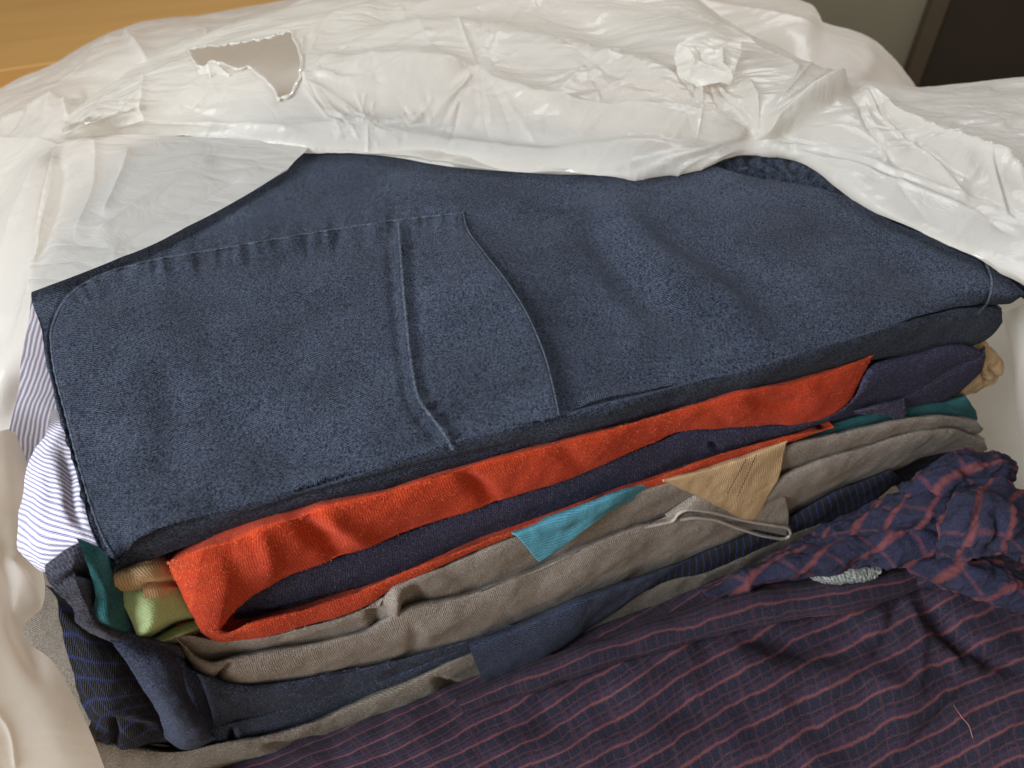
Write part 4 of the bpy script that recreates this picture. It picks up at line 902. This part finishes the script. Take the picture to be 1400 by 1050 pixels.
film('torn_strip', [
    [(250, 82, .252), (290, 70, .256), (340, 70, .256), (390, 90, .250)],
    [(250, 105, .251), (292, 96, .256), (345, 96, .255), (392, 118, .250)],
    [(250, 125, .249), (292, 118, .250), (350, 120, .250), (398, 134, .246)],
    [(250, 146, .2465), (292, 146, .2465), (352, 144, .2465), (404, 146, .245)]], 130, 260, seed=37, ridge=.003, sc=30,
    creases=[([(285, 84), (292, 112), (280, 138)], .0022, 3), ([(320, 98), (312, 118), (300, 138)], .002, 3), ([(338, 92), (340, 112), (330, 138)], -.002, 4), ([(268, 95), (272, 118), (262, 138)], -.002, 4), ([(352, 100), (360, 122), (380, 136)], .002, 3), ([(300, 92), (330, 108), (360, 128)], .0012, 3)],
    mask=torn([(250, 132), (258, 112), (264, 100), (277, 92), (288, 84), (300, 91), (311, 100), (322, 101), (336, 93), (350, 99), (366, 112), (378, 133), (396, 134), (388, 144), (350, 142), (320, 143), (290, 143), (262, 143)]))
# rear film: skyline, behind the flap
film('rear_panel', [
    [(-160, 215, .05), (-40, 145, .05), (60, 100, .05), (175, 42, .06), (300, 20, .06), (480, -14, .06), (700, -60, .06), (930, -60, .06)],
    [(-160, 225, .14), (-40, 152, .15), (60, 107, .16), (175, 49, .18), (300, 29, .19), (480, -4, .2), (700, -40, .2), (930, -40, .2)],
    [(-150, 290, .17), (-30, 190, .19), (70, 135, .215), (180, 80, .225), (310, 55, .228), (500, 30, .228), (720, 0, .228), (940, -10, .228)],
    [(-140, 350, .18), (-10, 250, .20), (80, 170, .228), (190, 120, .224), (320, 100, .220), (510, 80, .228), (730, 60, .228), (950, 40, .228)],
    [(-130, 420, .18), (0, 300, .20), (85, 200, .226), (200, 180, .220), (330, 170, .218), (520, 130, .228), (740, 110, .228), (960, 90, .228)]],
    220, 760, seed=11, ridge=.003, creases=[
    ([(0, 175), (60, 150), (93, 138)], .004, 8), ([(93, 138), (96, 168)], .004, 5), ([(173, 48), (195, 75), (205, 95)], .006, 8), ([(173, 48), (120, 90), (60, 170)], .004, 9),
    ([(205, 95), (260, 55), (282, 38)], .003, 6), ([(282, 38), (286, 60)], .004, 5), ([(110, 130), (150, 125), (170, 110)], -.003, 6), ([(320, 40), (420, 25), (500, 5)], .002, 8), ([(0, 200), (35, 165), (45, 150)], -.003, 8)])
# inner film at the left, between the lip and the trousers
def zl(x, y, d): return float(zdenim(x, y))+d
film('inner_left', [
    [(74, 198, .240), (140, 188, .240), (220, 187, .240), (310, 190, .240), (415, 200, .2375)],
    [(62, 240, .241), (130, 232, .242), (220, 225, .242), (320, 212, .241), (420, 206, .2385)],
    [(50, 300, .240), (115, 295, .241), (205, 275, .2415), (310, 246, .241), (405, 220, .2385)],
    [(42, 360, .239), (90, 355, .240), (190, 320, .2405), (300, 270, .240), (395, 230, .2385)],
    [(38, 404, .238), (80, 388, .239), (180, 347, .239), (295, 290, .2385), (390, 234, .238)]],
    150, 300, seed=17, amp=.3, ridge=.0045, creases=[([(85, 205), (70, 290), (45, 360)], -.004, 10, True), ([(120, 330), (220, 260), (300, 215)], .003, 9), ([(140, 300), (170, 230), (180, 200)], .0025, 7), ([(150, 340), (260, 280), (340, 235)], -.002, 9), ([(85, 200), (130, 195), (130, 240), (100, 330)], .002, 8)])
# left side: walls of the bag
film('left_wall', [
    [(-200, 180, .20), (-60, 185, .20), (20, 190, .215), (60, 190, .230), (80, 196, .2355)],
    [(-200, 280, .20), (-70, 270, .20), (0, 260, .21), (40, 255, .232), (66, 250, .239)],
    [(-200, 380, .20), (-80, 380, .20), (-20, 370, .205), (20, 350, .225), (50, 345, .238)],
    [(-200, 460, .19), (-80, 460, .19), (-30, 450, .195), (8, 430, .215), (44, 425, .232)],
    [(-200, 540, .18), (-80, 540, .18), (-30, 530, .185), (0, 530, .19), (26, 520, .190)],
    [(-200, 640, .17), (-90, 620, .17), (-40, 600, .17), (-5, 590, .172), (14, 586, .172)]],
    200, 300, seed=19, amp=.35, mat=m_film_s, creases=[([(78, 192), (40, 270), (15, 380), (0, 470)], .006, 7), ([(40, 240), (5, 330), (-20, 400)], -.004, 10, True), ([(85, 205), (55, 290), (35, 360), (10, 470)], -.003, 8, True)])
film('left_wall', [
    [(-200, 560, .15), (-60, 575, .15), (-20, 580, .148), (5, 586, .146), (22, 590, .140)],
    [(-200, 640, .15), (-60, 640, .15), (-20, 640, .146), (15, 640, .140), (40, 640, .128)],
    [(-200, 740, .15), (-60, 740, .15), (-10, 740, .142), (25, 742, .134), (54, 760, .118)],
    [(-200, 830, .15), (-60, 830, .15), (-10, 830, .142), (22, 830, .138), (52, 836, .126)],
    [(-200, 850, .15), (-60, 850, .15), (-15, 850, .142), (15, 850, .138), (36, 852, .132)],
    [(-200, 920, .15), (-60, 920, .15), (0, 920, .142), (40, 915, .138), (78, 912, .132)],
    [(-200, 1000, .15), (-50, 1000, .15), (20, 1000, .142), (75, 995, .138), (122, 996, .132)],
    [(-200, 1100, .15), (-40, 1100, .15), (40, 1100, .142), (100, 1095, .138), (158, 1090, .132)]],
    300, 220, seed=23, amp=.16, mat=m_film_s, creases=[([(10, 760), (40, 810), (50, 838)], .003, 8, True), ([(0, 720), (20, 840), (60, 930)], -.003, 14, True), ([(-20, 960), (12, 1000), (22, 1060)], .0012, 4)])
# right: inside wall of the bag and the bright turned fold
film('right_wall', [
    [(1180, 380, .10), (1300, 380, .12), (1400, 380, .15), (1520, 380, .19)],
    [(1180, 460, .05), (1300, 460, .06), (1400, 460, .08), (1520, 460, .16)],
    [(1180, 560, .03), (1300, 560, .035), (1400, 560, .04), (1520, 560, .12)],
    [(1180, 680, .02), (1300, 680, .02), (1400, 680, .02), (1520, 680, .10)],
    [(1180, 800, .015), (1300, 800, .015), (1400, 800, .015), (1520, 800, .09)]], 120, 160, seed=29, amp=.4, mat=m_film_s)
film('right_fold', [
    [(1372, 428, .17), (1390, 420, .19), (1420, 410, .2), (1500, 400, .2)],
    [(1383, 490, .14), (1400, 480, .17), (1430, 480, .18), (1500, 480, .18)],
    [(1388, 540, .12), (1405, 540, .15), (1440, 540, .17), (1500, 540, .17)],
    [(1397, 600, .10), (1410, 600, .13), (1450, 610, .15), (1500, 620, .15)]], 120, 80, seed=41, amp=.4, mat=m_film_s)
# rear panel at the right: the other side of the bag standing up
film('rear_panel', [
    [(880, -60, .20), (960, -30, .20), (1060, -10, .20), (1112, 8, .20), (1125, 30, .20), (1180, 48, .19), (1215, 75, .18), (1256, 132, .15), (1290, 170, .12)],
    [(880, 0, .21), (960, 10, .21), (1050, 30, .21), (1100, 50, .21), (1125, 62, .205), (1170, 80, .20), (1200, 100, .19), (1235, 150, .17), (1260, 190, .15)],
    [(880, 60, .20), (960, 60, .20), (1050, 75, .2), (1090, 100, .2), (1120, 110, .2), (1150, 130, .2), (1180, 150, .19), (1200, 180, .18), (1220, 210, .17)]],
    120, 360, seed=43, amp=.5, mat=m_film_s, creases=[([(930, 0), (1000, 12), (1060, 25), (1120, 40)], .004, 6), ([(1180, 55), (1190, 90), (1150, 120)], .002, 12, True)])
film('base_panel', [
    [(-400, 330, .004), (200, 330, .004), (900, 330, .004), (1700, 330, .004)],
    [(-300, 700, .004), (200, 700, .004), (900, 700, .004), (1600, 700, .004)],
    [(-100, 1250, .004), (300, 1250, .004), (900, 1250, .004), (1500, 1250, .004)]], 60, 80, seed=47, amp=.1, mat=m_film_s)
